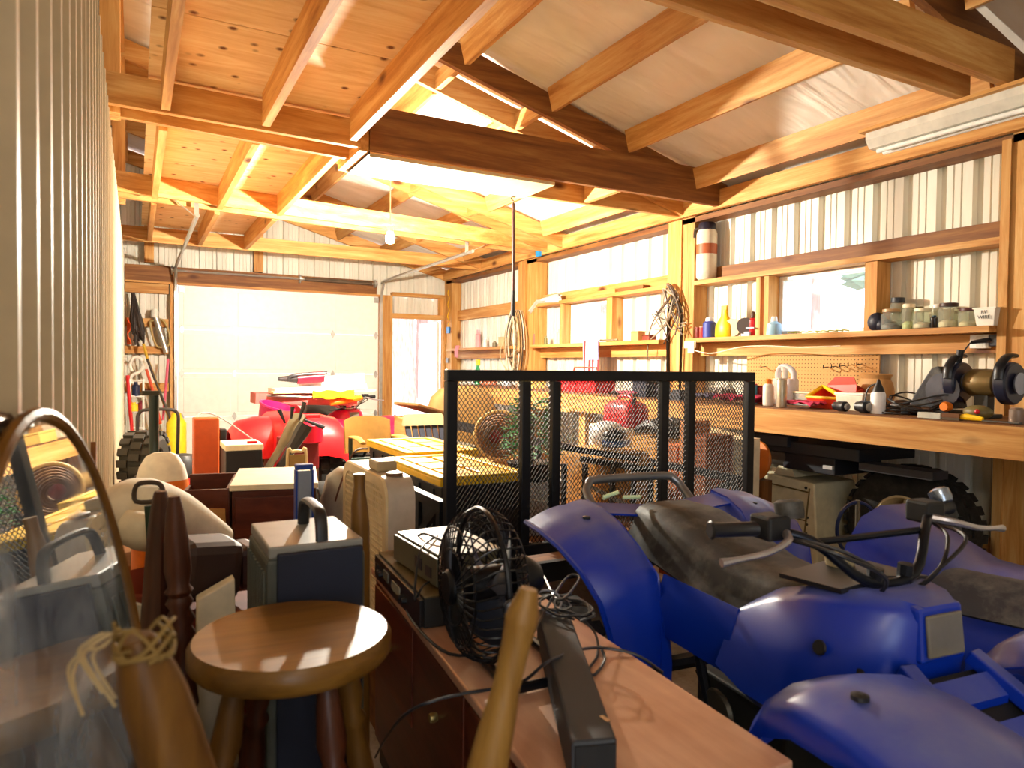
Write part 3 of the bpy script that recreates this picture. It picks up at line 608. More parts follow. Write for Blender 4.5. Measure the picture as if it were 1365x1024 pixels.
# clear box, pink rag, jug, cans
q, k = gx(1080, 3.72); t = thing('storage_box', 'clear plastic storage box by the white jug', 'box', q)
MB().box(q.x-.06, q.x+.06, q.y-.09, q.y+.09, q.z, q.z+.075).build('box_body', BOTGLASS, t, bevel=.004); MB().box(q.x-.064, q.x+.064, q.y-.094, q.y+.094, q.z+.0755, q.z+.088).build('lid', plain('#d8cfae', .4), t, bevel=.003); MB().box(q.x-.05, q.x+.05, q.y-.08, q.y+.08, q.z+.004, q.z+.04).build('contents', plain('#a08e64', .8), t)
q, k = gx(1073, 3.45); rr = random.Random(5); g2 = [[q+Vector((i*.03-.07, j*.035-.10, .012+.028*abs(math.sin(i*1.7+j*.9))*(1-.08*abs(j-3)) + .004*rr.random())) for i in range(6)] for j in range(7)]
tag(MB().sheet(g2, .008).build('rag', plain('#d63a63', .85), smooth=True), 'crumpled pink rag lying on the bench edge', 'rag')
q, k = gx(1012, 3.8); 
q, k = gx(1048, 3.68); t = thing('jug', 'large white plastic jug with a moulded handle and label', 'jug', q)
w, d, hh = .075, .055, .225
def jug_ring(z, fw, fd): return [q+Vector((d*fd*math.copysign(abs(math.cos(a))**.5, math.cos(a)), w*fw*math.copysign(abs(math.sin(a))**.5, math.sin(a)), z)) for a in [2*math.pi*j/24 for j in range(24)]]
MB().rings([jug_ring(0, .92, .92), jug_ring(.008, 1, 1), jug_ring(.15, 1, 1), jug_ring(.165, .96, .9)]).build('body', plain('#dfe0e6', .35), t, smooth=True)
MB().tube([q+Vector((0, w*.8, .155)), q+Vector((0, w*.82, .20)), q+Vector((0, w*.5, .238)), q+Vector((0, -w*.2, .238)), q+Vector((0, -w*.78, .205)), q+Vector((0, -w*.84, .155))], .019, 10, smooth=5).build('handle', plain('#dfe0e6', .35), t, smooth=True)
MB().box(q.x-d-.002, q.x-d+.001, q.y-w*.8, q.y+w*.75, q.z+.03, q.z+.13).build('label', plain('#f4f2ee', .5), t); MB().box(q.x-d-.0035, q.x-d-.002, q.y-w*.75, q.y-w*.25, q.z+.06, q.z+.115).build('label_panel', plain('#3c4667', .5), t)
MB().lathe([(.02, .16), (.02, .215), (.024, .216), (.024, .24)], q+Vector((0, w*.1, 0)), 12).build('neck', WHITE, t, smooth=True)
spraycan('white spray can with an orange cap in front of the jug', 1025, 3.42, gz, 14, 36, plain('#d9d4c8', .4), ORANGE)
can('tall silver ribbed can standing at the bench edge', 1043, 3.36, gz, 13, 39, plain('#b9b09a', .35, .6), plain('#d6cfbf', .3, .5))
can('red tin with a black lid behind the white spray can', 1016, 3.60, gz, 11, 24, plain('#9c1420'), plain('#1a1010'))
can('blue and white can with a red top by the gate corner', 1004, 3.55, gz, 12, 26, plain('#3f86a6'), plain('#b02030'))
q, k = gx(985, 3.40); g2 = [[q+Vector((i*.03-.07, j*.05-.15, .01+.05*abs(math.sin(i*1.3+j*1.1)))) for i in range(6)] for j in range(7)]
tag(MB().sheet(g2, .008).build('rag', plain('#a3173f', .85), smooth=True), 'crumpled dark red rag seen through the right end of the gate', 'rag')
wz = thing('wooden_disc', 'orange-brown round wooden board leaning under the bench by the gate corner', 'board', P(1012, 640, 'x', 3.33))
MB().lathe([(.001, 0), (.115, 0), (.12, .006), (.12, .016), (.115, .022), (.001, .022)], P(1010, 614, 'x', 3.33), 28, (-1, .1, .15)).build('disc', plain('#c46a1c', .5), wz, smooth=True); a = P(1010, 614, 'x', 3.33); B(a.x-.012, a.x+.06, a.y-.06, a.y+.06, 0, a.z-.115).build('prop', old_or_shaded_pine('z'), wz)
m = MB().tube([P(px, py, 'x', 3.862) for px, py in ((922, 466), (948, 471), (985, 463), (1020, 461), (1070, 463), (1120, 461))], .004, 6, smooth=6)
tag(m.build('cable', plain('#e6dcc0', .5), smooth=True), 'thin white wire sagging along the near shelf edge', 'cord')
m = MB().tube([(3.948, 9.30+.03*math.sin(i*1.9), 2.28-.05*i) for i in range(12)], .006, 6, smooth=4)
tag(m.build('cable', YEL, smooth=True), 'yellow wavy cord down the corner post by the doorway', 'cord')
# middle and far bench
q, k = gx(790, 3.55); t = thing('toolbox', 'red metal toolbox on the middle of the workbench', 'toolbox', q)
ya, yb = gx(754, 3.6)[0].y, gx(806, 3.6)[0].y
MB().box(3.5, 3.72, yb, ya, gz, gz+.13).build('box_body', RED, t, bevel=.006); MB().prism([(3.5, yb, gz+.131), (3.72, yb, gz+.131), (3.69, yb, gz+.18), (3.53, yb, gz+.18)], (0, ya-yb, 0)).build('lid', plain('#d5402c', .35), t, bevel=.004)
MB().tube([(3.61, yb+.12, gz+.18), (3.61, yb+.14, gz+.22), (3.61, ya-.14, gz+.22), (3.61, ya-.12, gz+.18)], .008, 8).build('handle', CHROME, t)
for px, x, w, h, c, lab in ((712, 3.6, .22, .10, plain('#d9b45a', .6), 'shallow yellow cardboard tray on the far bench'), (676, 3.7, .12, .16, plain('#cfd6e0', .3), 'pale blue-white plastic jug on the far bench'), (650, 3.7, .2, .13, plain('#c0663f', .6), 'reddish tackle box on the far bench by the green bottle'), (700, 3.8, .14, .15, plain('#e2c9a8', .6), 'cream paper sack under the hanging cables')):
    q, k = gx(px, x)
    if h == .16: o = MB().lathe([(.05, 0), (.055, .01), (.055, .11), (.02, .14), (.02, .16)], q, 14).build('jug', c, smooth=True); n = 'jug'
    else: o = MB().box(q.x-.08, q.x+.08, q.y-w/2, q.y+w/2, gz, gz+h*.8).box(q.x-.084, q.x+.084, q.y-w/2-.004, q.y+w/2+.004, gz+h*.8+.0005, gz+h).build('box', c, bevel=.005); n = 'box'
    tag(o, lab, n)
q, k = gx(637, 3.62); t = thing('spray_bottle', 'green spray bottle with a yellow top on the far bench', 'bottle', q)
MB().lathe([(.05, 0), (.055, .01), (.055, .15), (.025, .2), (.022, .23)], q, 14, sx=.7).build('body', GREEN, t, smooth=True); MB().box(q.x-.015, q.x+.015, q.y-.04, q.y+.03, q.z+.23, q.z+.30).build('trigger_head', YEL, t, bevel=.004)
rr = random.Random(11)
for i, (px, x, c, lab, l, h) in enumerate(((826, 3.5, plain('#2a1a16'), 'dark pliers-like tool lying right of the red toolbox', .2, .03), (842, 3.45, plain('#d2506a'), 'pink cloth strip on the mid bench', .24, .03), (862, 3.5, plain('#141a30'), 'dark blue drill case behind the middle gate bar', .16, .12), (885, 3.55, plain('#3a3346'), 'grey power tool with its cord, left of the brown post', .2, .10), (872, 3.72, plain('#5d7396'), 'blue and white crumpled bag on the bench by the post', .16, .13), (905, 3.42, plain('#30343f'), 'dark tool case lying under the brown post', .2, .05), (940, 3.5, plain('#55506a'), 'purple-grey gloves on the bench behind the gate', .18, .05), (965, 3.72, plain('#c9c4bd'), 'pale plastic bag crumpled on the bench behind the gate', .16, .09))):
    q, k = gx(px, x); m = MB()
    if 'cloth' in lab or 'bag' in lab or 'glove' in lab:
        m.sheet([[q+Vector((a*.03-.06, b*l/6-l/2, .008+h*abs(math.sin(a*1.4+b*1.2+i))*.9)) for a in range(5)] for b in range(7)], .006); n = 'bag' if 'bag' in lab else ('gloves' if 'glove' in lab else 'cloth')
    elif 'case' in lab: m.box(q.x-.07, q.x+.07, q.y-l/2, q.y+l/2, q.z, q.z+h).box(q.x-.02, q.x+.02, q.y-l*.2, q.y+l*.2, q.z+h, q.z+h+.02); n = 'tool_case'
    else: m.tube([q+Vector((0, l*.5, h*.5)), q+Vector((0, 0, h*.5)), q+Vector((-.03, -l*.4, h*.45))], [h*.45, h*.5, h*.3], 8, smooth=4).tube([q+Vector((0, l*.3, h*.5)), q+Vector((-.06, l*.3, h*.3))], h*.25, 8); n = 'hand_tool'
    tag(m.build(n, c, smooth=(n != 'tool_case')), lab, n.replace('_', ' '))
# far shelf bits
def small(px, x, z, w, h, c, lab, name, cat, shape='can'):
    q, k = on(px, x, z); w *= k; h *= k
    if shape == 'can': o = MB().lathe([(w/2, 0), (w/2, h*.75), (w*.3, h*.8), (w*.3, h)], q, 12).build(name, c, smooth=True)
    else: o = MB().box(q.x-.04, q.x+.04, q.y-w/2, q.y+w/2, z, z+h*.85).box(q.x-.043, q.x+.043, q.y-w/2-.003, q.y+w/2+.003, z+h*.85+.0005, z+h).build(name, c, bevel=.003)
    tag(o, lab, cat)
small(714, 3.98, S, 7, 20, plain('#c76a62'), 'pinkish aerosol can beside the far post', 'spray_can', 'spray can')
small(727, 3.98, S, 5, 12, plain('#7c7c4a'), 'small olive bottle right of the pinkish aerosol', 'bottle', 'bottle')
small(745, 3.98, S, 6, 20, plain('#c9c2a4'), 'cream canister with a dark cap by the farther window', 'canister', 'canister')
small(850, 3.96, S, 16, 13, plain('#c09258', .7), 'small cardboard box on the shelf left of the brown post', 'box', 'box', 'box')
small(865, 3.96, S, 14, 7, plain('#7a2c18', .5), 'flat reddish block beside the small cardboard box', 'block', 'block', 'box')
small(637, 3.98, S, 7, 24, plain('#e3a1a8'), 'pink and cream bottle on the far bay shelf', 'bottle', 'bottle')
small(646, 3.98, S, 6, 12, WHITE, 'little white bottle next to the pink one', 'bottle', 'bottle')
small(671, 3.98, S, 14, 13, plain('#d2b88a', .7), 'tan paper box on the far shelf near the cables', 'box', 'box', 'box')
small(659, 3.98, S, 6, 8, plain('#7a7258'), 'squat grey jar on the far shelf', 'jar', 'jar')
m = MB(); q, k = on(815, 3.93, S)
for i in range(5): m.tube([q+Vector((.02*math.sin(a*2+i), .09*math.cos(a)+.02*i, .012+.012*math.sin(a+i)**2)) for a in [j*.7 for j in range(9)]], .005, 6, True, 4)
tag(m.build('chain', plain('#8a7a5c', .5, .4), smooth=True), 'coiled chain lying on the middle shelf under the window', 'chain')
q, k = on(612, 3.9, S); tag(MB().sheet([[q+Vector((-.02-.014*(j > 3), i*.03-.05, .03*abs(math.sin(i+j*.8)) - .05*max(0, j-3) + .008)) for i in range(5)] for j in range(7)], .006).build('rag', plain('#e08a92', .8), smooth=True), 'pink rag drooping over the far end of the shelf', 'rag')
# flag cloth over the shelf edge
ya, yb = P(776, 470, 'x', 3.85).y, P(797, 470, 'x', 3.85).y
t = NT('striped_flag_cloth'); sx = t.n('ShaderNodeSeparateXYZ'); tc = t.n('ShaderNodeTexCoord'); t.l(tc.outputs['Object'], sx.inputs[0])
w1 = t.n('ShaderNodeMath', operation='MULTIPLY'); w1.inputs[1].default_value = 14; t.l(sx.outputs[1], w1.inputs[0]); w2 = t.n('ShaderNodeMath', operation='FRACT'); t.l(w1.outputs[0], w2.inputs[0]); w3 = t.n('ShaderNodeMath', operation='GREATER_THAN'); w3.inputs[1].default_value = .5; t.l(w2.outputs[0], w3.inputs[0])
fl = thing('flag', 'small striped flag cloth hanging over the middle shelf edge', 'flag', (3.85, (ya+yb)/2, 1.15))
MB().sheet([[(3.858+.01*math.sin(i*1.6+j*.2), yb+(ya-yb)*i/8, 1.452-j*.045) for i in range(9)] for j in range(8)], .004).build('stripes', t.fin(.8, 0, t.mix(w3.outputs[0], lin('#d8343a'), lin('#f0dcd8'))), fl, smooth=True)
MB().sheet([[(3.848+.01*math.sin(i*1.6+j*.2), yb+(ya-yb)*(i-.2)/8, 1.45-j*.045) for i in range(6)] for j in range(5)], .004).build('canton', plain('#8f9cc6', .8), fl, smooth=True)
# tank on the ledge
q = Vector((4.0, 4.20, 1.9005)); q.x = 3.99; t = thing('pressure_tank', 'tall white cylinder tank with a dark cap standing on the ledge', 'tank', q)
MB().lathe([(.06, 0), (.078, .02), (.08, .05), (.08, .36), (.066, .40)], q, 22).build('tank_body', plain('#d8cdb6', .4), t, smooth=True)
MB().lathe([(.07, .385), (.07, .43), (.055, .45)], q, 20).build('cap', plain('#1d1a2a', .4), t, smooth=True)
MB().tube([q+Vector((-.04, .05, .41)), q+Vector((-.05, .08, .40)), q+Vector((-.05, .085, .34))], .012, 8, smooth=3).build('valve', plain('#4a4036', .4, .5), t, smooth=True)
MB().lathe([(.0805, .20), (.0808, .24), (.0805, .28)], q, 22).build('label', plain('#a5542a', .5), t, smooth=True)
# cardboard leaning behind the tank
# boards and plastic on the ledge above the farther window
tag(MB().box(3.95, 4.04, 5.35, 6.0, 1.9005, 1.935).build('board', pine('y')), 'short pine offcut on the ledge above the farther window', 'board', 'offcuts on the ledge')
tag(MB().box(3.96, 4.04, 4.95, 5.32, 1.9005, 1.935).build('board', old_or_shaded_pine('y')), 'darker offcut on the ledge right of the short pine one', 'board')
q = Vector((3.94, 6.6, 1.9)); m = MB().sheet([[q+Vector((.03*math.sin(i*1.8+j), -.3+j*.09, .02+.05*math.sin(i*.8)*(1-.1*j)-(.11 if j > 5 else 0)*(j-5)/2)) for i in range(6)] for j in range(8)], .004)
tag(m.build('plastic_bag', plain('#cfcfc8', .3), smooth=True), 'crumpled clear plastic sheet stuffed on the ledge by the far post', 'plastic bag')
# electric cord clip card at the post
tag(MB().box(3.862, 3.869, 4.17, 4.30, 1.36, 1.415).box(3.855, 3.8615, 4.18, 4.25, 1.32, 1.41).build('card', plain('#e0d4b2', .7)), 'cream paper card tacked at the left end of the near shelf', 'card')
# hanging pole and cable loops
pl = thing('hook_pole', 'long dark reach pole with a small hook, hanging from the white board', 'pole', (2.385, 4.455, 1.565))
MB().tube([(2.385, 4.45, 2.36), (2.39, 4.45, 1.74)], .0115, 8).build('shaft', plain('#4a2418', .4), pl, smooth=True); MB().tube([(2.39, 4.45, 1.74), (2.39, 4.45, 1.56)], [.014, .018, .018], 8).build('grip', BLACK, pl, smooth=True)
MB().tube([(2.385, 4.45, 2.36), (2.385, 4.45, 2.378), (2.365, 4.45, 2.39), (2.375, 4.45, 2.408), (2.395, 4.45, 2.405)], .004, 6, smooth=3).build('hook', BLACK, pl, smooth=True)
rr = random.Random(2); y0 = 7.12
cl = thing('cable_bundle', 'long loops of tan and grey cable hanging on the far post', 'cable', (3.9, y0, 1.15))
for i in range(11):
    w = .10+.09*rr.random(); zb = 1.12+.18*rr.random()*(i % 3); dx = 3.915-.012*i
    c = (plain('#b09468', .5), plain('#6d5a3c', .5), plain('#d8cdb4', .5), plain('#3c3226', .5))[i % 4]
    MB().tube([(dx, y0-.02, 1.84), (dx-.01, y0+w*.8, 1.62), (dx, y0+w, 1.35), (dx, y0+w*.3, zb), (dx, y0-w*.6, zb+.04), (dx-.01, y0-w, 1.4), (dx, y0-w*.7, 1.66)], .007, 6, True, 6).build('cable_loop', c, cl, smooth=True)
MB().tube([(3.87, y0+.06, 1.7), (3.86, y0+.34, 1.45), (3.87, y0+.38, 1.28), (3.87, y0+.2, 1.14)], .006, 6, smooth=6).build('cable_end', plain('#d6c49a', .5), cl, smooth=True)
MB().lathe([(.008, 0), (.008, .14)], (3.955, y0-.02, 1.84), 8, (-1, 0, 0)).build('peg', GALV, cl)
y0 = 4.47; cb = thing('wire_tangle', 'tangle of grey and brown wires with dark straps on the middle post', 'wire', (3.9, y0, 1.2))
for i in range(16):
    a0 = rr.random()*6.3; pts = [(3.925-.02*rr.random(), y0+.03, 1.80)]
    for j in range(4): pts.append((3.92-.05*rr.random(), y0+.02+(.06+.05*j)*math.cos(a0+j*.9)+.05, 1.80-.10*j*rr.random()-.04*j+.10*math.sin(a0)*(j < 2)))
    MB().tube(pts, .0055, 6, smooth=5).build('wire', (plain('#5a5148', .5), plain('#8a7b66', .5), plain('#3d2a1c', .5), plain('#a39a8c', .5))[i % 4], cb, smooth=True)
MB().tube([(3.93, y0+.08, 1.80), (3.925, y0+.24, 1.66), (3.925, y0+.34, 1.5), (3.925, y0+.36, 1.28)], .006, 6, smooth=5).build('wire_end', plain('#6d5a40', .5), cb, smooth=True)
for dy, w in ((.085, .02), (-.055, .014)): MB().tube([(3.93, y0+.02, 1.80), (3.928, y0+dy, 1.68), (3.928, y0+dy*1.15, 1.4), (3.928, y0+dy, BZ+.05)], w, 8, smooth=5, flat=.4).build('strap', plain('#1a1712', .6), cb, smooth=True)
MB().lathe([(.008, 0), (.008, .05)], (3.939, y0+.02, 1.80), 8, (-1, 0, 0)).build('nail', GALV, cb)
# under the bench: tilted machine with pale cabinet, tyre
A = [P(px, py, 'x', 3.50) for px, py in ((1015, 712), (1107, 712), (1093, 648), (1027, 628))]
lowz = .0
cab = thing('table_saw', 'pale cabinet saw with a black top standing under the bench', 'saw', (3.6, 3.0, 0))
f = [(3.44, 3.30, lowz), (3.44, 2.68, lowz), (3.50, 2.77, .53), (3.50, 3.17, .55)]
bk = [(3.95, 3.28, lowz), (3.95, 2.70, lowz), (3.88, 2.78, .53), (3.88, 3.16, .55)]
MB().add(f+bk, [(0,1,2,3),(4,7,6,5),(0,4,5,1),(1,5,6,2),(2,6,7,3),(3,7,4,0)]).build('cabinet', plain('#d3c9a8', .5), cab, bevel=.01)
MB().hexa([(3.495,3.06,.552),(3.495,2.90,.552),(3.8,2.90,.552),(3.8,3.06,.552),(3.50,3.02,.62),(3.50,2.94,.62),(3.8,2.94,.62),(3.8,3.02,.62)]).build('neck', plain('#c9bf9e', .5), cab)
for z in (.20, .26, .32, .49): MB().beam((3.46+.1*z*.55, 3.12, z), (3.46+.1*z*.55, 2.80, z-.012), .006, .008).build('louvre', plain('#6d5a2e', .6), cab)
for y in (3.13, 2.80): MB().beam((3.445, y, .1), (3.495, y-.005, .5), .006, .008).build('panel_seam', plain('#6d5a2e', .6), cab)
for y, z in ((3.14, .51), (2.82, .50), (3.22, .35), (3.14, .34), (2.79, .33), (2.79, .29), (2.79, .24), (2.785, .18)): MB().lathe([(.009, 0), (.007, .008)], (3.455+.08*z, y, z), 8, (-1, 0, 0)).build('bolt', BLACK, cab)
MB().box(3.45, 3.95, 2.45, 3.20, .70, .77).box(3.48, 3.9, 2.62, 2.98, .60, .70).build('saw_table', plain('#141722', .5), cab, bevel=.006)
MB().box(3.42, 3.52, 2.90, 3.24, .735, .80).build('fence_rail', plain('#242630', .5), cab, bevel=.004)
MB().lathe([(.08, -.1), (.085, -.09), (.085, .1), (.07, .11)], (3.56, 3.06, .665), 18, (0, 1, 0)).build('motor', plain('#5d554c', .4, .4), cab, smooth=True)
MB().tube([(3.46, 3.16, .72), (3.43, 3.17, .6), (3.45, 3.15, .55), (3.5, 3.1, .54)], .006, 6, smooth=5).build('cord', plain('#cfc6ae', .5), cab, smooth=True)
MB().box(3.43, 3.449, 2.60, 2.66, .64, .66).build('name_plate', plain('#c8c8c8', .4, .5), cab)
MB().box(3.45, 3.58, 2.05, 2.45, .66, .70).build('extension_wing', plain('#20222c', .5), cab)
def wheel(par, c, axis, R, W, tyre, rim, spokes=5, knob=0, n=28, rimr=.52):
    """tyre and rim on an axle"""
    c = Vector(c); axis = Vector(axis).normalized(); r0 = R*rimr
    q = Vector((0, 0, 1)).rotation_difference(axis)
    m = MB().rings([[c + q @ Vector((rr_*math.cos(a), rr_*math.sin(a), z)) for a in [2*math.pi*j/n for j in range(n)]] for rr_, z in ((r0, -W*.42), (R*.8, -W*.5), (R*.95, -W*.42), (R, -W*.25), (R, W*.25), (R*.95, W*.42), (R*.8, W*.5), (r0, W*.42))], cap=False, closed=True)
    ty = m.build('tyre', tyre, par, smooth=True)
    if knob:
        k = MB()
        for j in range(n):
            for z, off in ((-.34, 0), (0, .5), (.34, 0)):
                a = 2*math.pi*(j+off)/n; t = q @ Vector((-math.sin(a), math.cos(a), 0)); rd = q @ Vector((math.cos(a), math.sin(a), 0))
                o = c + rd*(R*(.985 if z == 0 else .95)) + axis*(W*z); w = math.pi*R/n*.62
                k.hexa([o + t*(i*w) + axis*(jj*W*.14) + rd*(h) for h in (0, knob) for i, jj in ((-1,-1),(1,-1),(1,1),(-1,1))])
        k.build('tread', tyre, ty)
    m = MB().rings([[c + q @ Vector((rr_*math.cos(a), rr_*math.sin(a), z)) for a in [2*math.pi*j/n for j in range(n)]] for rr_, z in ((r0*1.01, W*.40), (r0*.93, W*.40), (r0*.86, W*.2), (r0*.86, -W*.2), (r0*.93, -W*.40), (r0*1.01, -W*.40))], cap=False, closed=True)
    for j in range(spokes):
        a = 2*math.pi*j/spokes; rd = q @ Vector((math.cos(a), math.sin(a), 0))
        m.beam(c+rd*r0*.2+axis*W*.12, c+rd*r0*.88+axis*W*.1, r0*.36, W*.1, axis)
    m.lathe([(r0*.3, W*.02), (r0*.3, W*.18), (r0*.16, W*.2), (r0*.14, W*.28)], c, 16, axis)
    m.build('rim', rim, par, smooth=True)
tw = thing('spare_wheel', 'big knobby black tyre on a tan spoked rim leaning under the bench', 'wheel', (3.78, 2.32, 0))
wheel(tw, (3.74, 2.33, .345), (-1, 0, .06), .335, .24, RUB, plain('#b9a77e', .5), 5, .014)
# ------------------------------------------------------------------ foreground left
HON = honey('z'); WAL = walnut('z')
# oval mirror leaning on the partition
tl, ph = .110, .247; a, b = .248, .456
h = Vector((math.sin(ph), math.cos(ph), 0)); u = Vector((0, 0, 1))*math.cos(tl) + Vector((-math.cos(ph), math.sin(ph), 0))*math.sin(tl)
ctr = Vector((-.093, .902, 1.1425)) - u*b; nrm = h.cross(u)
if nrm.x < 0: nrm = -nrm
mr = thing('oval_mirror', 'dusty oval mirror with a thin honey wood rim leaning on the ribbed wall', 'mirror', (ctr.x, ctr.y, ctr.z-b))
E_ = lambda t, s=1.0, o=0: ctr + h*(a*s*math.cos(t)) + u*(b*s*math.sin(t)) + nrm*o
TT = [2*math.pi*i/72 for i in range(72)]
MB().add([E_(t, .975, .002) for t in TT] + [E_(t, .975, -.004) for t in TT], [tuple(range(72)), tuple(range(72, 144))[::-1]] + [(i, (i+1) % 72, 72+(i+1) % 72, 72+i) for i in range(72)]).build('mirror_glass', m_mirror(), mr)
MB().tube([E_(t, 1.0) for t in TT], .008, 8, True).build('frame', HON, mr, smooth=True)
m = MB(); off = Vector((-.012, -.03, -.012)); R = []
o2 = thing('oval_picture', 'plain brown oval picture frame tucked behind the mirror', 'picture frame', (ctr.x-.03, ctr.y, ctr.z-b))
MB().tube([E_(t, 1.0, -.022)+h*-.035 for t in TT], .008, 8, True).build('frame', redwood('z'), o2, smooth=True)
MB().add([E_(t, .97, -.022)+h*-.035 for t in TT], [tuple(range(72))]).build('backing', plain('#4a3626', .8), o2)
tag(B(-.08, .12, .62, .98, 0, .205).build('wooden_crate', old_or_shaded_pine('y')), 'low wooden crate on the floor under the mirror', 'crate')
tag(MB().beam(P(125, 594, 'x', -.095)+Vector((0, 0, -.0)), Vector((-.088, 1.60, .003)), .012, .05, (0, 1, 0)).build('wood_strip', old_or_shaded_pine('z')), 'thin wooden strip leaning on the ribbed wall beyond the mirror', 'wood strip')
# bar stool
c = PD(390, 842, 1.19); rs = .165
st = thing('bar_stool', 'round-seated wooden bar stool with turned legs in the foreground', 'stool', (c.x, c.y, 0))
SEATW = wood('stool_seat_wood', '#573a12', '#74501c', '#8f6828', 'x', .34, False, 8)
MB().lathe([(.10, -.044), (rs*.95, -.042), (rs, -.032), (rs, -.010), (rs*.955, 0), (rs*.7, -.003), (.01, -.005)], (c.x, c.y, c.z), 48).build('seat', SEATW, st, smooth=True)
for i, an in enumerate((200, 290, 20, 110)):
    an = math.radians(an); d = Vector((math.cos(an), math.sin(an), 0))
    p0 = Vector((c.x, c.y, c.z-.05)) + d*.10; p1 = Vector((c.x, c.y, 0)) + d*.215
    ax = (p1-p0).normalized(); L = (p1-p0).length
    prof = [(.014, 0), (.018, .03), (.024, .10), (.017, .13), (.024, .145), (.017, .16), (.021, .20), (.028, .30), (.022, .42), (.017, .52), (.024, .54), (.017, .56), (.016, L-.01), (.014, L)]
    MB().lathe(prof, p0, 14, ax).build('leg', walnut('z') if i % 2 else HON, st, smooth=True, ang=60)
for z, rr_ in ((.25, .17), (.40, .14)):
    for k in range(4):
        a0 = math.radians(200+90*k); a1 = math.radians(290+90*k)
        if (k % 2 == 0) == (z == .25): MB().tube([(c.x+rr_*math.cos(a0), c.y+rr_*math.sin(a0), z), (c.x+rr_*math.cos(a1), c.y+rr_*math.sin(a1), z)], .011, 8).build('rung', HON, st, smooth=True)
# tall black speaker with handle
f0, f1, b0 = P(358, 735, 'z', .842), P(488, 718, 'z', .842), P(318, 700, 'z', .842); bx = b0-f0
X0, X1_, Y0, Y1 = f0.x, f1.x, (f0.y+f1.y)/2, b0.y+.01
sk = thing('speaker', 'tall black portable speaker with dark grille and carry handle on top', 'speaker', ((X0+X1_)/2, (Y0+Y1)/2, 0))
MB().box(X0, X1_, Y0+.012, Y1, 0, .817).build('cabinet', plain('#4d5048', .55), sk, bevel=.008)
MB().box(X0+.004, X1_-.004, Y0+.016, Y1-.004, .8175, .842).build('top_panel', plain('#8d8c86', .35), sk, bevel=.004)
MB().box(X0+.018, X1_-.008, Y0, Y0+.0115, .02, .83).build('grille', NAVY, sk, bevel=.003)
for k in range(9): MB().box(X0-.004, X0+.001, Y0+.03+k*.026, Y0+.042+k*.026, .05, .79).build('rib', plain('#565a50', .55), sk)
mid = (X0+X1_)/2+.01; yh0, yh1 = Y0+.02, Y1-.06
MB().tube([(mid, yh0, .843), (mid, yh0+.01, .884), (mid, yh0+.04, .902), (mid, yh1-.04, .902), (mid, yh1-.01, .884), (mid, yh1, .843)], .013, 8, smooth=4, flat=.55).build('handle', BLACK, sk, smooth=True)
# blue and grey bar standing behind the speaker
q = PD(405, 628, 2.0); t = thing('spirit_level', 'blue and grey level standing upright behind the black speaker', 'level', (q.x, q.y, 0))
MB().box(q.x-.02, q.x+.02, q.y-.012, q.y+.012, 0, q.z).build('bar', plain('#8d96a6', .4), t, bevel=.003)
for s in (-1, 1): MB().box(q.x+s*.0225-.0024, q.x+s*.0225+.0024, q.y-.014, q.y+.014, 0, q.z+.004).build('edge', plain('#173f9c', .4), t)
MB().box(q.x-.024, q.x+.024, q.y-.015, q.y+.015, q.z+.0045, q.z+.02).build('end_cap', plain('#173f9c', .4), t, bevel=.003)
# wooden legs and posts pointing up
def post(name, lab, cat, pts, rad, mat, n=12, flat=1):
    pts = [Vector(p) for p in pts]
    return tag(MB().tube(pts, rad, n, smooth=4, flat=flat).build(name, mat, smooth=True), lab, cat)
q = PD(705, 785, .80); e = PD(650, 1024, .80); d = (e-q)
post('furniture_spindle', 'golden wooden furniture leg with a narrowed tip in front of the desk', 'furniture leg', [q, q+d*.06, q+d*.16, q+d*.3, q+d*.55, q+d*.8, q+d*1.4, q+d*2.2, Vector((q.x+d.x*3.0, q.y+d.y*3.0, .005))], [.010, .014, .020, .017, .016, .021, .027, .027, .024], wood('golden_wood', '#6d4a18', '#8d662a', '#a57e3c', 'z', .5, False, 16))
q = PD(479, 632, 1.63); post('furniture_spindle', 'honey wooden leg with a notched tip in front of the beige fan', 'furniture leg', [q, q+Vector((0, 0, -.03)), q+Vector((0, 0, -.07)), q+Vector((.003, 0, -.13)), q+Vector((.005, 0, -.3)), Vector((q.x+.01, q.y, .005))], [.014, .013, .019, .022, .021, .02], HON)
q = PD(180, 850, .62); e = Vector((.25, .74, .0))
pb = thing('furniture_spindle', 'brown wooden leg with frayed twine tied round its tip', 'furniture leg', (e.x, e.y, 0))
d = e-q; MB().tube([q, q+d*.02, q+d*.06, q+d*.13, q+d*.25, q+d*.5, q+d], [.013, .021, .028, .03, .033, .03, .026], 14, smooth=4).build('turned_post', HON, pb, smooth=True)
rr = random.Random(4); tw = thing('twine', 'frayed cream twine wound over the tip of the brown leg', 'twine', (q.x, q.y, q.z))
for i in range(9):
    a0 = rr.random()*6.3
    MB().tube([q+d*.03+Vector((.024*math.cos(a0+j*.8), .024*math.sin(a0+j*.8), .012+.006*rr.random()*j)) for j in range(7)], .0018, 5, smooth=4).build('strand', plain('#8d7440', .8), tw, smooth=True)
for i in range(5):
    p = q - AR*(.012+.004*i) + Vector((0, 0, .004)); j1, j2 = rr.random(), rr.random(); MB().tube([p, p-AR*(.012+.012*j1)+Vector((0, 0, -.004-.012*j2)), p-AR*(.016+.02*j2)+Vector((0, 0, -.02-.02*j1)), p-AR*(.03*j1)+Vector((0, 0, -.045-.03*j2))], .0015, 5, smooth=5).build('strand', plain('#c2b088', .8), tw, smooth=True)
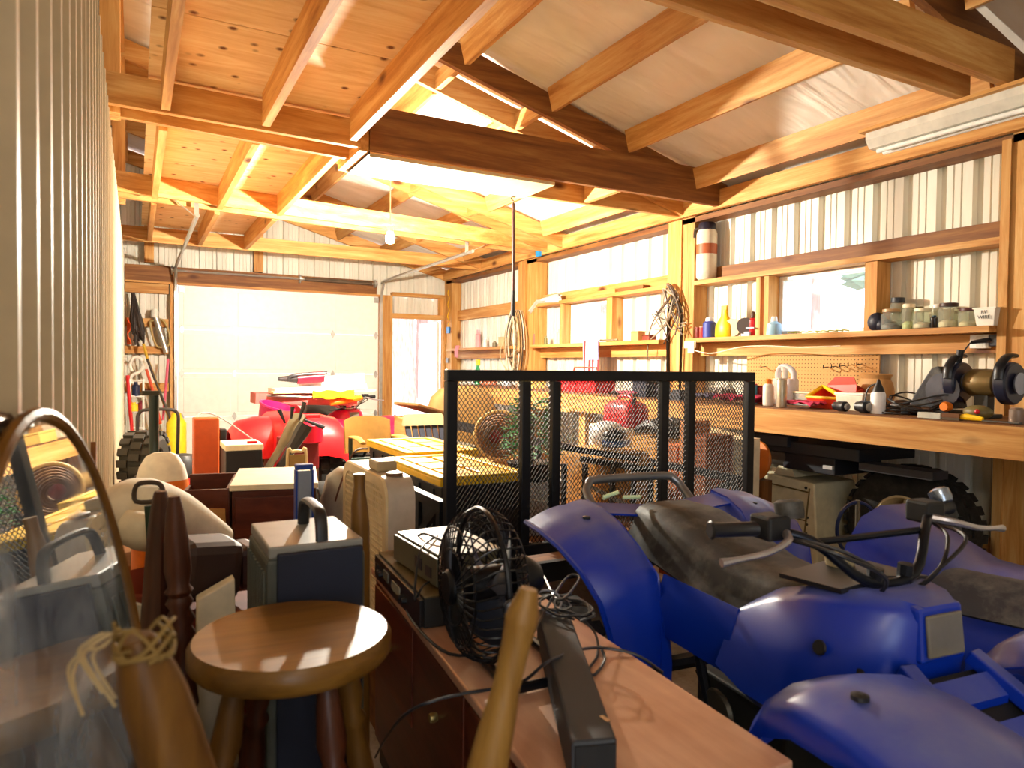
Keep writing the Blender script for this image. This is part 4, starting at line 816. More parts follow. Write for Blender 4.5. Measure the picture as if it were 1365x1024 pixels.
# dark upturned frame: tapering leg, turned leg and rail
q = PD(214, 655, 1.38); cf = thing('chair_frame', 'dark brown upturned chair frame with a ringed turned leg', 'chair', (q.x, q.y, 0))
w0, w1 = .020, .052
b1 = PD(212, 880, 1.38)
MB().tube([q, q+(b1-q)*.08, q+(b1-q)*.3, q+(b1-q)*.7, b1, Vector((b1.x, b1.y, 0))], [.016, .024, .036, .048, .052, .05], 10, smooth=3, flat=.7).build('tapered_leg', WAL, cf, smooth=True)
q2 = PD(232, 662, 1.33); b2 = PD(249, 800, 1.33); dd = b2-q2; L = dd.length; base = Vector((b2.x+.02, b2.y, 0)); full = (base-q2)
Lf = full.length; prof = [(.010, 0), (.016, .03), (.022, .09), (.024, .14), (.019, .17), (.026, .18), (.019, .19), (.025, .202), (.018, .215), (.027, .235), (.02, .25), (.026, .262), (.019, .28), (.022, .36), (.026, .40), (.018, .415), (.025, .43), (.019, .45), (.025, .58), (.02, Lf)]
MB().lathe(prof, q2, 16, full).build('turned_leg', WAL, cf, smooth=True, ang=60)
r0 = PD(200, 893, 1.33); MB().beam(r0, Vector((X0-.02, r0.y-.01, r0.z-.004)), .024, .058).build('rail', walnut('x'), cf, bevel=.004)
# brown laminate desk
TZ = .58
R1, R0 = P(1058, 1014, 'z', TZ), P(771, 826, 'z', TZ); L0, L1 = P(492, 752, 'z', TZ), P(618, 915, 'z', TZ)
dr = (R0-R1).normalized(); dl_ = (L1-L0)
L0 = L0 + (L1-L0).normalized()*.03
FR = R1 + dr*((L0.y-R1.y)/dr.y); NL = L0 + dl_*((R1.y-L0.y)/dl_.y)
dk = thing('desk', 'long brown laminate desk holding the black fan and old receivers', 'desk', ((NL.x+FR.x)/2, (NL.y+FR.y)/2, 0))
def slab(z0, z1, ins, name, mat, bev=.003):
    c = (R1+FR+L0+NL)/4; sh = Vector((.11 if ins else 0, 0, 0)); pts = [p + (c-p).normalized()*ins for p in (NL, R1-sh, FR-sh, L0)]
    MB().hexa([Vector((p.x, p.y, z)) for z in (z0, z1) for p in pts]).build(name, mat, dk, bevel=bev)
slab(TZ-.022, TZ, 0, 'desktop', LAM, .004); slab(.07, TZ-.0225, .03, 'body', redwood('y')); slab(0, .0695, .06, 'plinth', DARKBR)
sd = (NL-L0); 
for k in range(3):
    p0 = L0 + sd*(.04+.32*k); p1 = L0 + sd*(.33+.32*k); off = Vector((-.004, 0, 0))
    c = (R1+FR+L0+NL)/4; pa = p0+(c-p0).normalized()*.028; pb_ = p1+(c-p1).normalized()*.028
    dwr = MB().hexa([Vector((v.x+o_, v.y, z)) for z in (.30, .55) for v, o_ in ((pb_, -.014), (pb_, -.002), (pa, -.002), (pa, -.014))]).build('drawer_front', redwood('y'), dk, bevel=.003)
    mm = (pa+pb_)/2; MB().lathe([(.008, 0), (.012, .012), (.009, .02)], (mm.x-.012, mm.y, .43), 10, (-1, 0, 0)).build('knob', plain('#8d7a4a', .35, .7), dwr, smooth=True)
# receivers
def deck(name, lab, A, Bp, depth, z0, z1, topm, bodym, facem):
    A = Vector((A.x, A.y, 0)); Bp = Vector((Bp.x, Bp.y, 0)); d = (Bp-A).normalized(); n = Vector((-d.y, d.x, 0)); n = n if n.x > 0 else -n; L = (Bp-A).length
    t = thing(name, lab, 'stereo receiver', (A.x, A.y, z0))
    cs = (A, Bp, Bp+n*depth, A+n*depth)
    MB().hexa([p+Vector((0, 0, z)) for z in (z0, z1-.003) for p in cs]).build('case', bodym, t, bevel=.002)
    MB().hexa([p+Vector((0, 0, z)) for z in (z1-.0025, z1) for p in cs]).build('top_cover', topm, t)
    f = MB().hexa([p-n*o_+Vector((0, 0, z)) for z in (z0+.004, z1-.006) for p, o_ in ((A, .012), (Bp, .012), (Bp, .001), (A, .001))]).build('front_panel', facem, t, bevel=.002)
    return t, A, d, n, L
aa, bb = P(505, 736, 'z', TZ+.075), P(566, 797, 'z', TZ+.075)
t, A, d, n, L = deck('stereo_receiver', 'wide black stereo receiver with displays, lower of the two', aa, bb, .20, TZ+.001, TZ+.075, plain('#5a4a24', .4), plain('#1b1914', .5), plain('#15161a', .3))
for u0, u1, z0, z1, c in ((.25, .36, .03, .055, '#6d6c62'), (.45, .62, .025, .05, '#9a9784'), (.05, .10, .02, .05, '#2c2d33')): MB().hexa([A+d*(L*q)-n*o_+Vector((0, 0, TZ+z)) for z in (z0, z1) for q, o_ in ((u0, .0145), (u1, .0145), (u1, .0125), (u0, .0125))]).build('display', plain(c, .25), t)
for u_ in (.15, .2, .68, .74): MB().lathe([(.008, 0), (.007, .012)], A+d*(L*u_)-n*.012+Vector((0, 0, TZ+.035)), 10, -n).build('knob', BLACKM, t)
aa, bb = P(530, 709, 'z', TZ+.155), P(588, 742, 'z', TZ+.155)
sh = n*.03
t, A, d, n, L = deck('stereo_receiver', 'white-topped olive receiver box stacked on the wide black one', aa+sh*0, bb+sh*0, .17, TZ+.0765, TZ+.155, plain('#d9d8d2', .35), plain('#4d4a34', .45), plain('#53503a', .45))
for u0, u1, z0, z1 in ((.55, .7, .10, .13), (.78, .9, .095, .12)): MB().hexa([A+d*(L*q)-n*o_+Vector((0, 0, TZ+z)) for z in (z0, z1) for q, o_ in ((u0, .0145), (u1, .0145), (u1, .0125), (u0, .0125))]).build('socket', BLACK, t)
# round floor fan on the desk
fc = PD(642, 752, 1.46); fn = (-AR*.92 - AF*.39); fn.z = 0; fn.normalize(); R_ = .153
fc.z = TZ + .168
ff = thing('floor_fan', 'round black metal fan with a wire cage on a tube stand', 'fan', (fc.x, fc.y, TZ))
side = fn.cross(Vector((0, 0, 1))).normalized(); up = Vector((0, 0, 1))
def cp(r, a, o): return fc + side*(r*math.cos(a)) + up*(r*math.sin(a)) + fn*o
BLK = plain('#101218', .35, .4)
for sg, nm in ((1, 'front_grille'), (-1, 'rear_grille')):
    m = MB()
    for k in range(44):
        a0 = 2*math.pi*k/44; sp = .35*sg
        m.tube([cp(.028, a0+sp, sg*.066), cp(R_*.5, a0+sp*.5, sg*.064), cp(R_*.85, a0+.08*sg, sg*.050), cp(R_*.985, a0, sg*.022), cp(R_, a0, 0)], .0019, 5, smooth=3)
    for r, o in ((R_*.5, .064), (R_*.78, .056)): m.tube([cp(r, 2*math.pi*k/40, sg*o) for k in range(40)], .0022, 5, True)
    m.lathe([(.0, .064), (.036, .064), (.036, .072), (.03, .078)] if sg > 0 else [(.0, .06), (.05, .06), (.05, .10), (.03, .13)], fc, 18, fn*sg)
    m.build(nm, BLK, ff, smooth=True)
MB().tube([cp(R_, 2*math.pi*k/48, 0) for k in range(48)], .006, 8, True).build('cage_rim', BLK, ff, smooth=True)
for k in range(3):
    a0 = 2*math.pi*k/3+.4; g = [[cp(.035+.095*i/5, a0+(j/5-.5)*(.9+.35*i/5), -.02+.05*(j/5-.5)) for i in range(6)] for j in range(6)]
    MB().sheet(g, .002).build('blade', plain('#3c4150', .3, .5), ff, smooth=True)
MB().lathe([(.01, -.05), (.036, -.05), (.036, .03), (.02, .035)], fc, 18, fn).build('hub', BLK, ff, smooth=True)
ex = R_+.016
for s in (-1, 1):
    MB().tube([cp(ex*1.0, 0 if s > 0 else math.pi, 0), fc+side*(s*ex)+up*-.08+fn*.005, fc+side*(s*(ex-.01))+up*(-.158)+fn*.01, fc+side*(s*(ex-.02))+up*(-.155)+fn*.0], .010, 8, smooth=5).build('stand_leg', BLK, ff, smooth=True)
    MB().lathe([(.016, -.012), (.02, -.004), (.02, .006), (.01, .014)], cp(ex, 0 if s > 0 else math.pi, 0), 12, side*s).build('knob', plain('#2c2f38', .3, .6), ff, smooth=True)
MB().tube([fc+side*(ex-.02)+up*(-.155)+fn*.0, fc+side*(-ex+.02)+up*(-.155)+fn*.0], .010, 8).build('stand_bar', BLK, ff, smooth=True)
MB().tube([fc+side*(ex-.01)+up*(-.156)+fn*.0, fc+side*(ex-.02)+up*(-.157)-fn*.14, fc+side*(-ex+.02)+up*(-.157)-fn*.14, fc+side*(-ex+.01)+up*(-.156)+fn*.0], .010, 8).build('stand_bar', BLK, ff, smooth=True)
# long black speaker bar and cables
zt = TZ+.075
tp = [P(762, 990, 'z', zt), P(823, 985, 'z', zt), P(756, 808, 'z', zt), P(716, 812, 'z', zt)]
sb = thing('sound_bar', 'long dark grey speaker bar lying on the desk under loose cables', 'speaker', (tp[0].x, tp[0].y, TZ))
MB().hexa([Vector((p.x, p.y, TZ+.001)) for p in tp] + tp).build('housing', plain('#2a2d33', .65), sb, bevel=.005)
e0, e1 = tp[0], tp[1]; o_ = Vector((0, -.004, 0))
MB().hexa([Vector((p.x, p.y, z))+q_ for z in (TZ+.006, zt-.006) for p, q_ in ((e0+(e1-e0)*.06, o_), (e0+(e1-e0)*.94, o_), (e0+(e1-e0)*.94, Vector((0, -.0005, 0))), (e0+(e1-e0)*.06, Vector((0, -.0005, 0))))]).build('end_grille', plain('#0d1015', .8), sb)
pm = e1+(tp[2]-e1)*.1+(e0-e1)*.12; MB().box(pm.x-.004, pm.x+.004, pm.y-.01, pm.y+.01, zt, zt+.002).build('badge', CHROME, sb)
cbl = thing('power_cord', 'coil of thin black cords heaped on the desk and sound bar', 'cord', (tp[3].x, tp[3].y, zt))
rr = random.Random(8); cc = (tp[2]+tp[3])/2 - Vector((0, .07, 0))
for i in range(4):
    r = .035+.03*rr.random(); sh_ = Vector((.03*rr.random()-.01, .06*rr.random(), 0)); ph_ = rr.random()*6
    MB().tube([cc+sh_+Vector((r*math.cos(a+ph_)*.9, r*1.3*math.sin(a+ph_), .005+.004*i+.006*math.sin(a*2+i)**2)) for a in [j*.75 for j in range(9)]], .0028, 6, smooth=5).build('cord_loop', plain('#14151a', .5), cbl, smooth=True)
def wire(name, lab, pix, z, r, c, sm=7):
    pts = []
    for it in pix:
        px, py = it[:2]; zz_ = it[2] if len(it) > 2 else z
        pts.append(P(px, py, 'z', zz_))
    tag(MB().tube(pts, r, 6, smooth=sm).build(name, c, smooth=True), lab, 'cord')
wire('cable', 'thin black cable running across the desk to the quad bike', ((500, 1010, .08), (520, 975, .40), (552, 945, .56), (612, 926, TZ+.004), (690, 912, TZ+.006), (735, 880, zt+.006), (790, 864, TZ+.02), (845, 872, TZ+.004), (884, 897, TZ-.02)), TZ, .0032, plain('#24262c', .4))
wire('cable', 'black cable drooping from the receivers down to the desk', ((700, 755, TZ+.10), (650, 735, TZ+.13), (600, 725, TZ+.16), (562, 712, TZ+.165), (548, 742, TZ+.09), (552, 790, TZ+.05), (545, 820, TZ+.006), (600, 872, TZ+.004), (680, 862, TZ+.004)), TZ, .0035, BLACK)
wire('cable', 'short black cable curling on top of the white-topped receiver', ((590, 770, TZ+.05), (565, 780, TZ+.09), (553, 800, TZ+.06), (560, 735, TZ+.16), (583, 715, TZ+.158)), TZ, .003, BLACK)
wire('cable', 'black loop of cable standing off the desk edge beside the gate', ((690, 742, TZ+.14), (722, 765, TZ+.10), (745, 800, zt+.02), (772, 772, TZ+.09), (758, 768, TZ+.09), (735, 800, zt+.01), (712, 842, zt+.006)), TZ, .003, plain('#24262c', .4))
wire('cable', 'black cable curving over the right edge of the desk', ((735, 800, zt+.02), (765, 818, TZ+.05), (792, 842, TZ+.02), (797, 872, TZ+.004), (785, 892, TZ+.004), (792, 900, TZ+.004), (806, 880, TZ+.004), (800, 862, TZ+.01)), TZ, .003, plain('#24262c', .4))
wire('cable', 'pale thin wire looped at the top of the sound bar', ((700, 800, TZ+.12), (722, 788, TZ+.11), (740, 790, TZ+.10), (748, 805, zt+.01), (738, 818, zt+.006), (722, 812, zt+.006)), TZ, .003, plain('#7d818c', .4))
# ------------------------------------------------------------------ quad bikes
TH = math.radians(-5.2)
def sym(grid): return [[Vector((-p.x, p.y, p.z)) for p in r] for r in grid]
def make_quad(name, lab, cat, col, loc, rz, scale=1.0, detail=True, group=None, seatm=None, dust=True):
    """quad bike in its own frame: origin on the floor under the seat back, forward = -y"""
    t = thing(name, lab, cat, (0, 0, 0), group); S_ = scale
    V = lambda x, y, z: Vector((x*S_, y*S_, z*S_))
    seatm = seatm or m_dusty('#1a1c1f')
    # rear fenders
    rows = [((-.45, .08, .735), (-.24, .09, .785)), ((-.445, -.02, .725), (-.235, .0, .775)), ((-.43, -.10, .70), (-.225, -.08, .748)), ((-.40, -.18, .645), (-.205, -.15, .695)), ((-.37, -.225, .575), (-.19, -.225, .63)), ((-.345, -.235, .49), (-.19, -.245, .52)), ((-.32, -.235, .38), (-.19, -.245, .38))]
    g = []
    for o, i in rows:
        o, i = V(*o), V(*i); r = []
        for k in range(9):
            u_ = k/8; p = o.lerp(i, u_); lift = .022*math.sin(math.pi*min(1, u_*1.25))*S_; crease = .012*S_ if .68 < u_ < .9 else 0
            r.append(p + Vector((0, -.3*(lift+crease), .8*(lift+crease))))
        g.append(r)
    gg = []
    for i in range(len(g)-1):
        for s in range(3): gg.append([g[i][k].lerp(g[i+1][k], s/3) for k in range(9)])
    gg.append(g[-1])
    for gr in (gg, sym(gg)):
        rf = MB().sheet(gr, .006*S_).build('rear_fender', col, t, smooth=True, ang=60)
        ee = [r[0] for r in gr]; MB().tube(ee, .008*S_, 6).build('fender_lip', col, rf, smooth=True)
        c = gr[4][5]; MB().lathe([(.012*S_, -.002), (.012*S_, .004), (.005*S_, .006)], c+Vector((0, 0, .002)), 10).build('bolt', BLACK, rf)
        ii = [r[8] for r in gr]; MB().sheet([[p for p in ii], [Vector((p.x*.82, p.y, max(p.z-.13*S_, .33*S_))) for p in ii]], .005).build('inner_panel', col, rf, smooth=True)
    MB().sheet([[V(-.24, .08, .78), V(0, .06, .76), V(.24, .08, .78)], [V(-.23, -.02, .765), V(0, -.02, .74), V(.23, -.02, .765)]], .006).build('rear_deck', col, t, smooth=True)
    # seat
    R = []
    for y, w, zt_, zb in ((.03, .085, .755, .70), (.0, .125, .785, .66), (-.12, .14, .785, .62), (-.28, .14, .75, .60), (-.42, .135, .715, .59), (-.55, .125, .705, .60), (-.66, .105, .73, .62), (-.71, .07, .745, .66)):
        r = []
        for k in range(16):
            a_ = 2*math.pi*k/16; cx_, sz = math.cos(a_), math.sin(a_)
            wx = w*(1 if sz > 0 else 1.22); px = wx*math.copysign(abs(cx_)**.55, cx_); pz = (zt_+zb)/2 + (zt_-zb)/2*math.copysign(abs(sz)**.6, sz)
            r.append(V(px, y, pz))
        R.append(r)
    MB().rings(R).build('seat', seatm, t, smooth=True, ang=70)
    # body: tank cover and nose
    R = []
    for y, w, wb, zt_, zb in ((-.50, .17, .215, .64, .46), (-.60, .16, .225, .70, .44), (-.70, .165, .225, .735, .44), (-.79, .15, .205, .75, .46), (-.86, .105, .14, .752, .54), (-.90, .062, .075, .742, .60)):
        R.append([V(x, y, z) for x, z in ((-w*.7, zt_), (-w, zt_-.03), (-(w+wb)/2, (zt_+zb)/2), (-wb, zb+.04), (-wb*.8, zb), (wb*.8, zb), (wb, zb+.04), ((w+wb)/2, (zt_+zb)/2), (w, zt_-.03), (w*.7, zt_))])
    bd = MB().rings(R).build('front_body', col, t, smooth=True, ang=50)
    R = [[V(x*s_, y, z) for x, z in ((-.09, .70), (.09, .70), (.09, .735), (-.09, .735))] for y, s_ in ((-.70, 1.3), (-.80, 1.2))]
    MB().sheet([[V(-.14, -.62, .742), V(0, -.62, .757), V(.14, -.62, .742)], [V(-.13, -.78, .752), V(0, -.78, .765), V(.13, -.78, .752)]], .01).build('dash_panel', BLACK, bd, smooth=True)
    for x, z in ((-.205, .64), (-.165, .60)): MB().lathe([(.016*S_, 0), (.014*S_, .004)], V(x+.02, -.78 if x < -.2 else -.84, z), 12, (-1, -.1, .25)).build('rubber_plug', BLACK, bd)
    MB().lathe([(.03*S_, 0), (.034*S_, .02), (.02*S_, .03)], V(.0, -.66, .757), 14).build('fuel_cap', plain('#a89a78', .5), bd, smooth=True)
    # headlight in its housing
    hb = MB().hexa([V(*q) for q in ((-.064,-.86,.635),(-.064,-.912,.635),(.064,-.912,.635),(.064,-.86,.635),(-.062,-.85,.748),(-.062,-.902,.742),(.062,-.902,.742),(.062,-.85,.748))]).build('headlight_housing', col, t, bevel=.008)
    MB().hexa([V(*q) for q in ((-.051,-.912,.648),(-.051,-.92,.648),(.051,-.92,.648),(.051,-.912,.648),(-.05,-.903,.728),(-.05,-.911,.728),(.05,-.911,.728),(.05,-.903,.728))]).build('headlight', plain('#6f6a60', .12), hb, bevel=.004)
    # slatted nose below the headlight
    ns = MB().hexa([V(*q) for q in ((-.14,-1.26,.38),(.14,-1.26,.38),(.10,-.90,.58),(-.10,-.90,.58),(-.14,-1.27,.40),(.14,-1.27,.40),(.10,-.91,.605),(-.10,-.91,.605))]).build('nose_panel', SATIN, t)
    for s in (-1, 1): MB().beam(V(s*.095, -.90, .63), V(s*.155, -1.29, .42), .035*S_, .03*S_).build('nose_rail', col, ns, bevel=.004)
    for k in range(4):
        u_ = k/4+.03; wq = .085+.03*u_; y = -.93-.32*u_; z = .595-.185*u_; MB().hexa([V(*q) for q in ((-wq,y-.04,z-.02),(wq,y-.04,z-.02),(wq,y,z+.008),(-wq,y,z+.008),(-wq,y-.04,z-.005),(wq,y-.04,z-.005),(wq,y,z+.024),(-wq,y,z+.024))]).build('grille_slat', col, ns)
    # front fenders
    rows = []
    for y, z, xo in ((-.835, .51, .42), (-.855, .58, .435), (-.895, .635, .445), (-.97, .67, .455), (-1.08, .675, .46), (-1.20, .655, .465), (-1.32, .615, .465), (-1.43, .55, .46)): rows.append((y, z, xo))
    g = []
    for y, z, xo in rows:
        xi = .15
        g.append([V(-xo+.012, y+.006, z-.075), V(-xo, y, z-.035), V(-xo+.015, y, z-.008), V(-(xo*.75+xi*.25), y, z+.012), V(-(xo*.45+xi*.55), y, z+.012), V(-(xo*.15+xi*.85), y, z-.005), V(-xi, y, z-.05)])
    gg = []
    for i in range(len(g)-1):
        for s in range(3): gg.append([g[i][k].lerp(g[i+1][k], s/3) for k in range(7)])
    gg.append(g[-1])
    for gr in (gg, sym(gg)):
        fd = MB().sheet(gr, .006*S_).build('front_fender', col, t, smooth=True, ang=60)
        c = gr[11][3]; MB().lathe([(.014*S_, -.002), (.014*S_, .005), (.006*S_, .008)], c+Vector((0, 0, .003)), 12).build('bolt', BLACK, fd)
    for sx in (-1, 1): MB().sheet([[V(sx*.16, y, .63), V(sx*.185, y, .56), V(sx*.175, y, .47 + .0*y)] for y in (-.22, -.32, -.44, -.52)], .006).build('side_panel', col, t, smooth=True)
    # wheels
    for sx in (-1, 1):
        wheel(t, V(sx*.40, .02, .255), (sx, 0, 0), .25*S_, .22*S_, RUB, plain('#4d4f52', .4, .5), 4, .014*S_ if detail else 0, 22, .45)
        wheel(t, V(sx*.38, -1.12, .25), (sx, 0, 0), .245*S_, .17*S_, RUB, plain('#4d4f52', .4, .5), 4, .014*S_ if detail else 0, 22, .45)
        MB().tube([V(sx*.30, .02, .255), V(0, .02, .255)], .025*S_, 8).build('axle', BLACKM, t, smooth=True)
        MB().tube([V(sx*.33, -1.12, .26), V(sx*.12, -1.0, .34)], .02*S_, 8).tube([V(sx*.33, -1.12, .24), V(sx*.12, -1.0, .22)], .02*S_, 8).build('suspension_arm', BLACKM, t, smooth=True)
        MB().lathe([(.02*S_, 0), (.035*S_, .02*S_), (.035*S_, .2*S_), (.02*S_, .24*S_)], V(sx*.28, -1.08, .30), 12, (-.5*sx, .1, 1)).build('shock_absorber', plain('#2b2c30', .4, .5), t, smooth=True)
        MB().box(*[q*S_ for q in (sx*.30-.09, sx*.30+.09, -.60, -.28, .23, .25)]).build('foot_peg', BLACK, t)
    # frame and engine
    m = MB()
    for sx in (-1, 1): m.tube([V(sx*.13, .0, .55), V(sx*.13, -.2, .55), V(sx*.14, -.55, .50), V(sx*.14, -.9, .46), V(sx*.13, -1.15, .40)], .016*S_, 8, smooth=3).tube([V(sx*.12, -.05, .5), V(sx*.12, -.25, .22), V(sx*.12, -.75, .21), V(sx*.12, -1.0, .40)], .016*S_, 8, smooth=3).tube([V(sx*.13, -.3, .53), V(sx*.12, -.4, .22)], .014*S_, 8)
    m.build('frame', BLACKM, t, smooth=True)
    en = MB().box(*[q*S_ for q in (-.11, .11, -.62, -.30, .24, .40)]).lathe([(.06*S_, 0), (.07*S_, .01), (.07*S_, .14*S_), (.05*S_, .16*S_)], V(0, -.50, .40), 14, (0, -.3, 1)).build('engine', plain('#3a3a38', .5, .5), t, bevel=.008)
    for k in range(5): MB().box(*[q*S_ for q in (-.085, .085, -.59, -.42, .425+.02*k, .431+.02*k)]).build('cooling_fin', plain('#6d6a60', .4, .7), en)
    MB().lathe([(.05*S_, 0), (.06*S_, .01), (.055*S_, .02)], V(-.111, -.40, .32), 14, (-1, 0, 0)).build('side_cover', plain('#6d675a', .35, .7), en, smooth=True)
    MB().lathe([(.03*S_, 0), (.045*S_, .03), (.045*S_, .26*S_), (.03*S_, .3*S_)], V(.13, -.20, .42), 14, (0, 1, .1)).build('exhaust', plain('#4a4844', .5, .6), t, smooth=True)
    # grab bar
    MB().tube([V(-.19, .06, .70), V(-.19, .17, .78), V(-.17, .20, .812), V(-.13, .21, .825), V(.13, .21, .825), V(.17, .20, .812), V(.19, .17, .78), V(.19, .06, .70)], .014*S_, 10, smooth=3).build('grab_bar', plain('#7d8087', .35, .7), t, smooth=True)
    # handlebars
    zc = .765
    hb2 = MB().tube([V(-.345, -.66, .865), V(-.26, -.685, .865), V(-.17, -.74, .845), V(-.07, -.79, zc), V(.07, -.79, zc), V(.17, -.74, .845), V(.26, -.685, .865), V(.345, -.66, .865)], .011*S_, 10, smooth=4).tube([V(-.17, -.735, .84), V(.17, -.735, .84)], .008*S_, 8).build('handlebar', CHROME if not detail else plain('#20232c', .3, .7), t, smooth=True)
    for s in (-1, 1):
        gp = MB().lathe([(.016, 0), (.02, .004), (.0155, .012), (.0155, .11), (.019, .118), (.012, .121)], V(s*.365, -.656, .865), 14, V(-s*.13, -.03, 0).normalized()).build('grip', BLACK, hb2, smooth=True)
        MB().box(*[q*S_ for q in (s*.235-.03, s*.235+.03, -.72, -.66, .845, .895)]).build('control_housing', SATIN, hb2, bevel=.006)
        MB().tube([V(s*.22, -.72, .86), V(s*.25, -.755, .855), V(s*.31, -.765, .84), V(s*.38, -.76, .832), V(s*.415, -.755, .828)], [.010*S_, .008*S_, .0065*S_, .006*S_, .009*S_], 8, smooth=4).build('brake_lever', plain('#b9b4b8', .3, .8), hb2, smooth=True)
        MB().tube([V(s*.045, -.78, .66), V(s*.045, -.79, .79)], .016*S_, 8).build('stem', BLACKM, hb2, smooth=True)
        for k in range(2): MB().tube([V(s*.22, -.72, .85), V(s*(.16+.03*k), -.80-.02*k, .84), V(s*.08, -.84, .79), V(s*.05, -.80, .74), V(0, -.72, .745)], .0042, 6, smooth=5).build('control_cable', BLACK, hb2, smooth=True)
    MB().lathe([(.028, 0), (.03, .01), (.03, .035), (.02, .04)], V(-.19, -.70, .885), 14, (0, .2, 1)).build('thumb_throttle', m_dusty('#2a2622'), hb2, smooth=True)
    if detail:
        MB().lathe([(.02, 0), (.024, .01), (.024, .03), (.012, .036)], V(.30, -.69, .885), 14, (0, .6, 1)).build('bell_switch', plain('#8d97a6', .2, .8), hb2, smooth=True)
        for k, (p, q) in enumerate((((-.205, .045, .80), (-.16, .03, .815)), ((-.20, .05, .795), (-.17, .065, .80)), ((-.15, .02, .80), (-.10, .0, .802)))): MB().tube([V(*p), V(*q)], .006, 6).build('cable_tie', plain('#cfe8b8', .4), t, smooth=True)
    t.location = loc; t.rotation_euler = (0, 0, rz); return t
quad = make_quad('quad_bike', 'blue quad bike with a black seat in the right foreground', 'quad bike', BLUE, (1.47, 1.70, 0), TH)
# loose blue fender and pale sled-like panel beyond the quad
A = [P(1168, 683, 'x', 2.18), P(1295, 742, 'x', 2.18)]
lf = thing('plastic_fender', 'moulded blue fender with grey flare standing past the quad bike', 'fender', (2.3, 1.2, 0))
g = []
for i in range(9):
    u_ = i/8; y = 1.52-.8*u_; zt_ = .735-.13*min(1, u_*2.6) + .02*max(0, u_-.5)
    g.append([Vector((2.05, y, zt_-.30)), Vector((2.08, y, zt_-.12)), Vector((2.16, y, zt_-.03)), Vector((2.26, y, zt_)), Vector((2.42, y, zt_-.005)), Vector((2.5, y, zt_-.06))])
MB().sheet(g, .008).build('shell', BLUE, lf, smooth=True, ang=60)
g = [[Vector((1.97+.06*j+.03*math.sin(i*.4), 1.20-.58*i/8, .565+.06*(i/8)**2+.055*math.sin(math.pi*j/5)-.03*(j == 0))) for j in range(6)] for i in range(9)]
MB().sheet(g, .010).build('flare', m_dusty('#23242e'), lf, smooth=True, ang=70)
MB().hexa([(2.04,.72,0),(2.46,.72,0),(2.46,1.54,0),(2.04,1.54,0),(2.10,.76,.42),(2.44,.76,.42),(2.44,1.5,.42),(2.10,1.5,.42)]).build('lower_hull', plain('#23252f', .6), lf, bevel=.02)
tag(MB().hexa([(1.98,.35,0),(2.7,.35,0),(2.7,.70,0),(1.98,.70,0),(1.98,.35,.47),(2.7,.35,.47),(2.7,.70,.47),(1.98,.70,.47)]).build('storage_chest', plain('#b3a68e', .5), bevel=.015), 'pale beige chest top beside the front of the quad bike', 'chest')
# steering hoop behind the handlebars
q = P(1143, 700, 'x', 2.75); hoop = thing('hoop', 'thin dark hoop with a centre rod standing behind the handlebars', 'hoop', (q.x, q.y, 0))
r_ = 27*dep(q)/F; sd_ = AR.copy(); sd_.z = 0; sd_.normalize()
q.z -= .02
MB().tube([q+sd_*(r_*math.cos(a_))+Vector((0, 0, r_*1.35*math.sin(a_))) for a_ in [2*math.pi*k/40 for k in range(40)]], .008, 8, True).build('ring', plain('#1b2a5c', .3, .4), hoop, smooth=True)
MB().tube([q+Vector((0, 0, r_*1.45)), Vector((q.x, q.y, .02))], .010, 8).build('rod', plain('#6d675a', .4, .5), hoop, smooth=True); MB().lathe([(.14, 0), (.14, .015), (.02, .02)], (q.x, q.y, 0), 18).build('base', BLACKM, hoop)
# ------------------------------------------------------------------ trailer with its mesh gate
TX0, TX1, GY = 1.01, 2.585, 2.40
tr = thing('utility_trailer', 'black utility trailer with a tall mesh ramp gate and angle rails', 'trailer', ((TX0+TX1)/2, 3.6, 0))
GB = plain('#0d1018', .45, .3); BED = .385; TL = 4.4
bd = B(TX0+.02, TX1-.02, GY+.05, TL, BED-.04, BED).build('deck', old_or_shaded_pine('x'), tr)
for x in (TX0, TX1-.05): B(x, x+.05, GY+.04, TL, BED-.10, BED-.041).build('side_beam', GB, tr)
for s, x in ((0, TX0), (1, TX1-.035)):
    MB().box(x, x+.035, GY+.05, TL if s else 3.0, .65, .685).build('side_rail', GB, tr)
    for y in (GY+.05, 3.2, 4.0, TL-.04) if s else (GY+.05, 2.965): B(x, x+.035, y, y+.035, BED+.001, .649).build('stake', GB, tr)
    MB().beam((x+.017, GY+.09, .66), (x+.017, GY+.45, BED+.02), .02, .03).build('brace', GB, tr)
B(TX0, TX1, TL-.035, TL, BED+.001, BED+.04).build('front_rail', GB, tr)
for x in (TX0-.11, TX1+.11):
    wheel(tr, (x, 3.75, .29), (1 if x > 2 else -1, 0, 0), .285, .14, RUB, plain('#9a9a96', .4, .6), 5, 0, 26, .55)
    MB().tube([(x-.1, 3.75+.36*math.cos(a_), .29+.36*math.sin(a_)) for a_ in [math.pi*k/14 for k in range(15)]], .008, 6).build('fender_edge', GB, tr)
MB().tube([(TX0, 3.75, .29), (TX1, 3.75, .29)], .03, 8).build('axle', GB, tr)
gt = thing('mesh_gate', None, None, (0, 0, 0)); del_props = None
gt.parent = tr; gt.matrix_basis = wmat(tr).inverted() @ Matrix.Translation((TX0, GY, BED)); gt.name = 'gate'
GT, GBOT = 1.185, .455
MB().box(TX0, TX1, GY-.018, GY+.018, GT-.042, GT).build('gate_frame', GB, gt, bevel=.003)
MB().box(TX0, TX1, GY-.018, GY+.018, GBOT, GBOT+.042).build('gate_frame', GB, gt, bevel=.003)
for x0, x1 in ((TX0, TX0+.042), (TX1-.042, TX1)): B(x0, x1, GY-.018, GY+.018, GBOT+.0425, GT-.0425).build('gate_frame', GB, gt, bevel=.003)
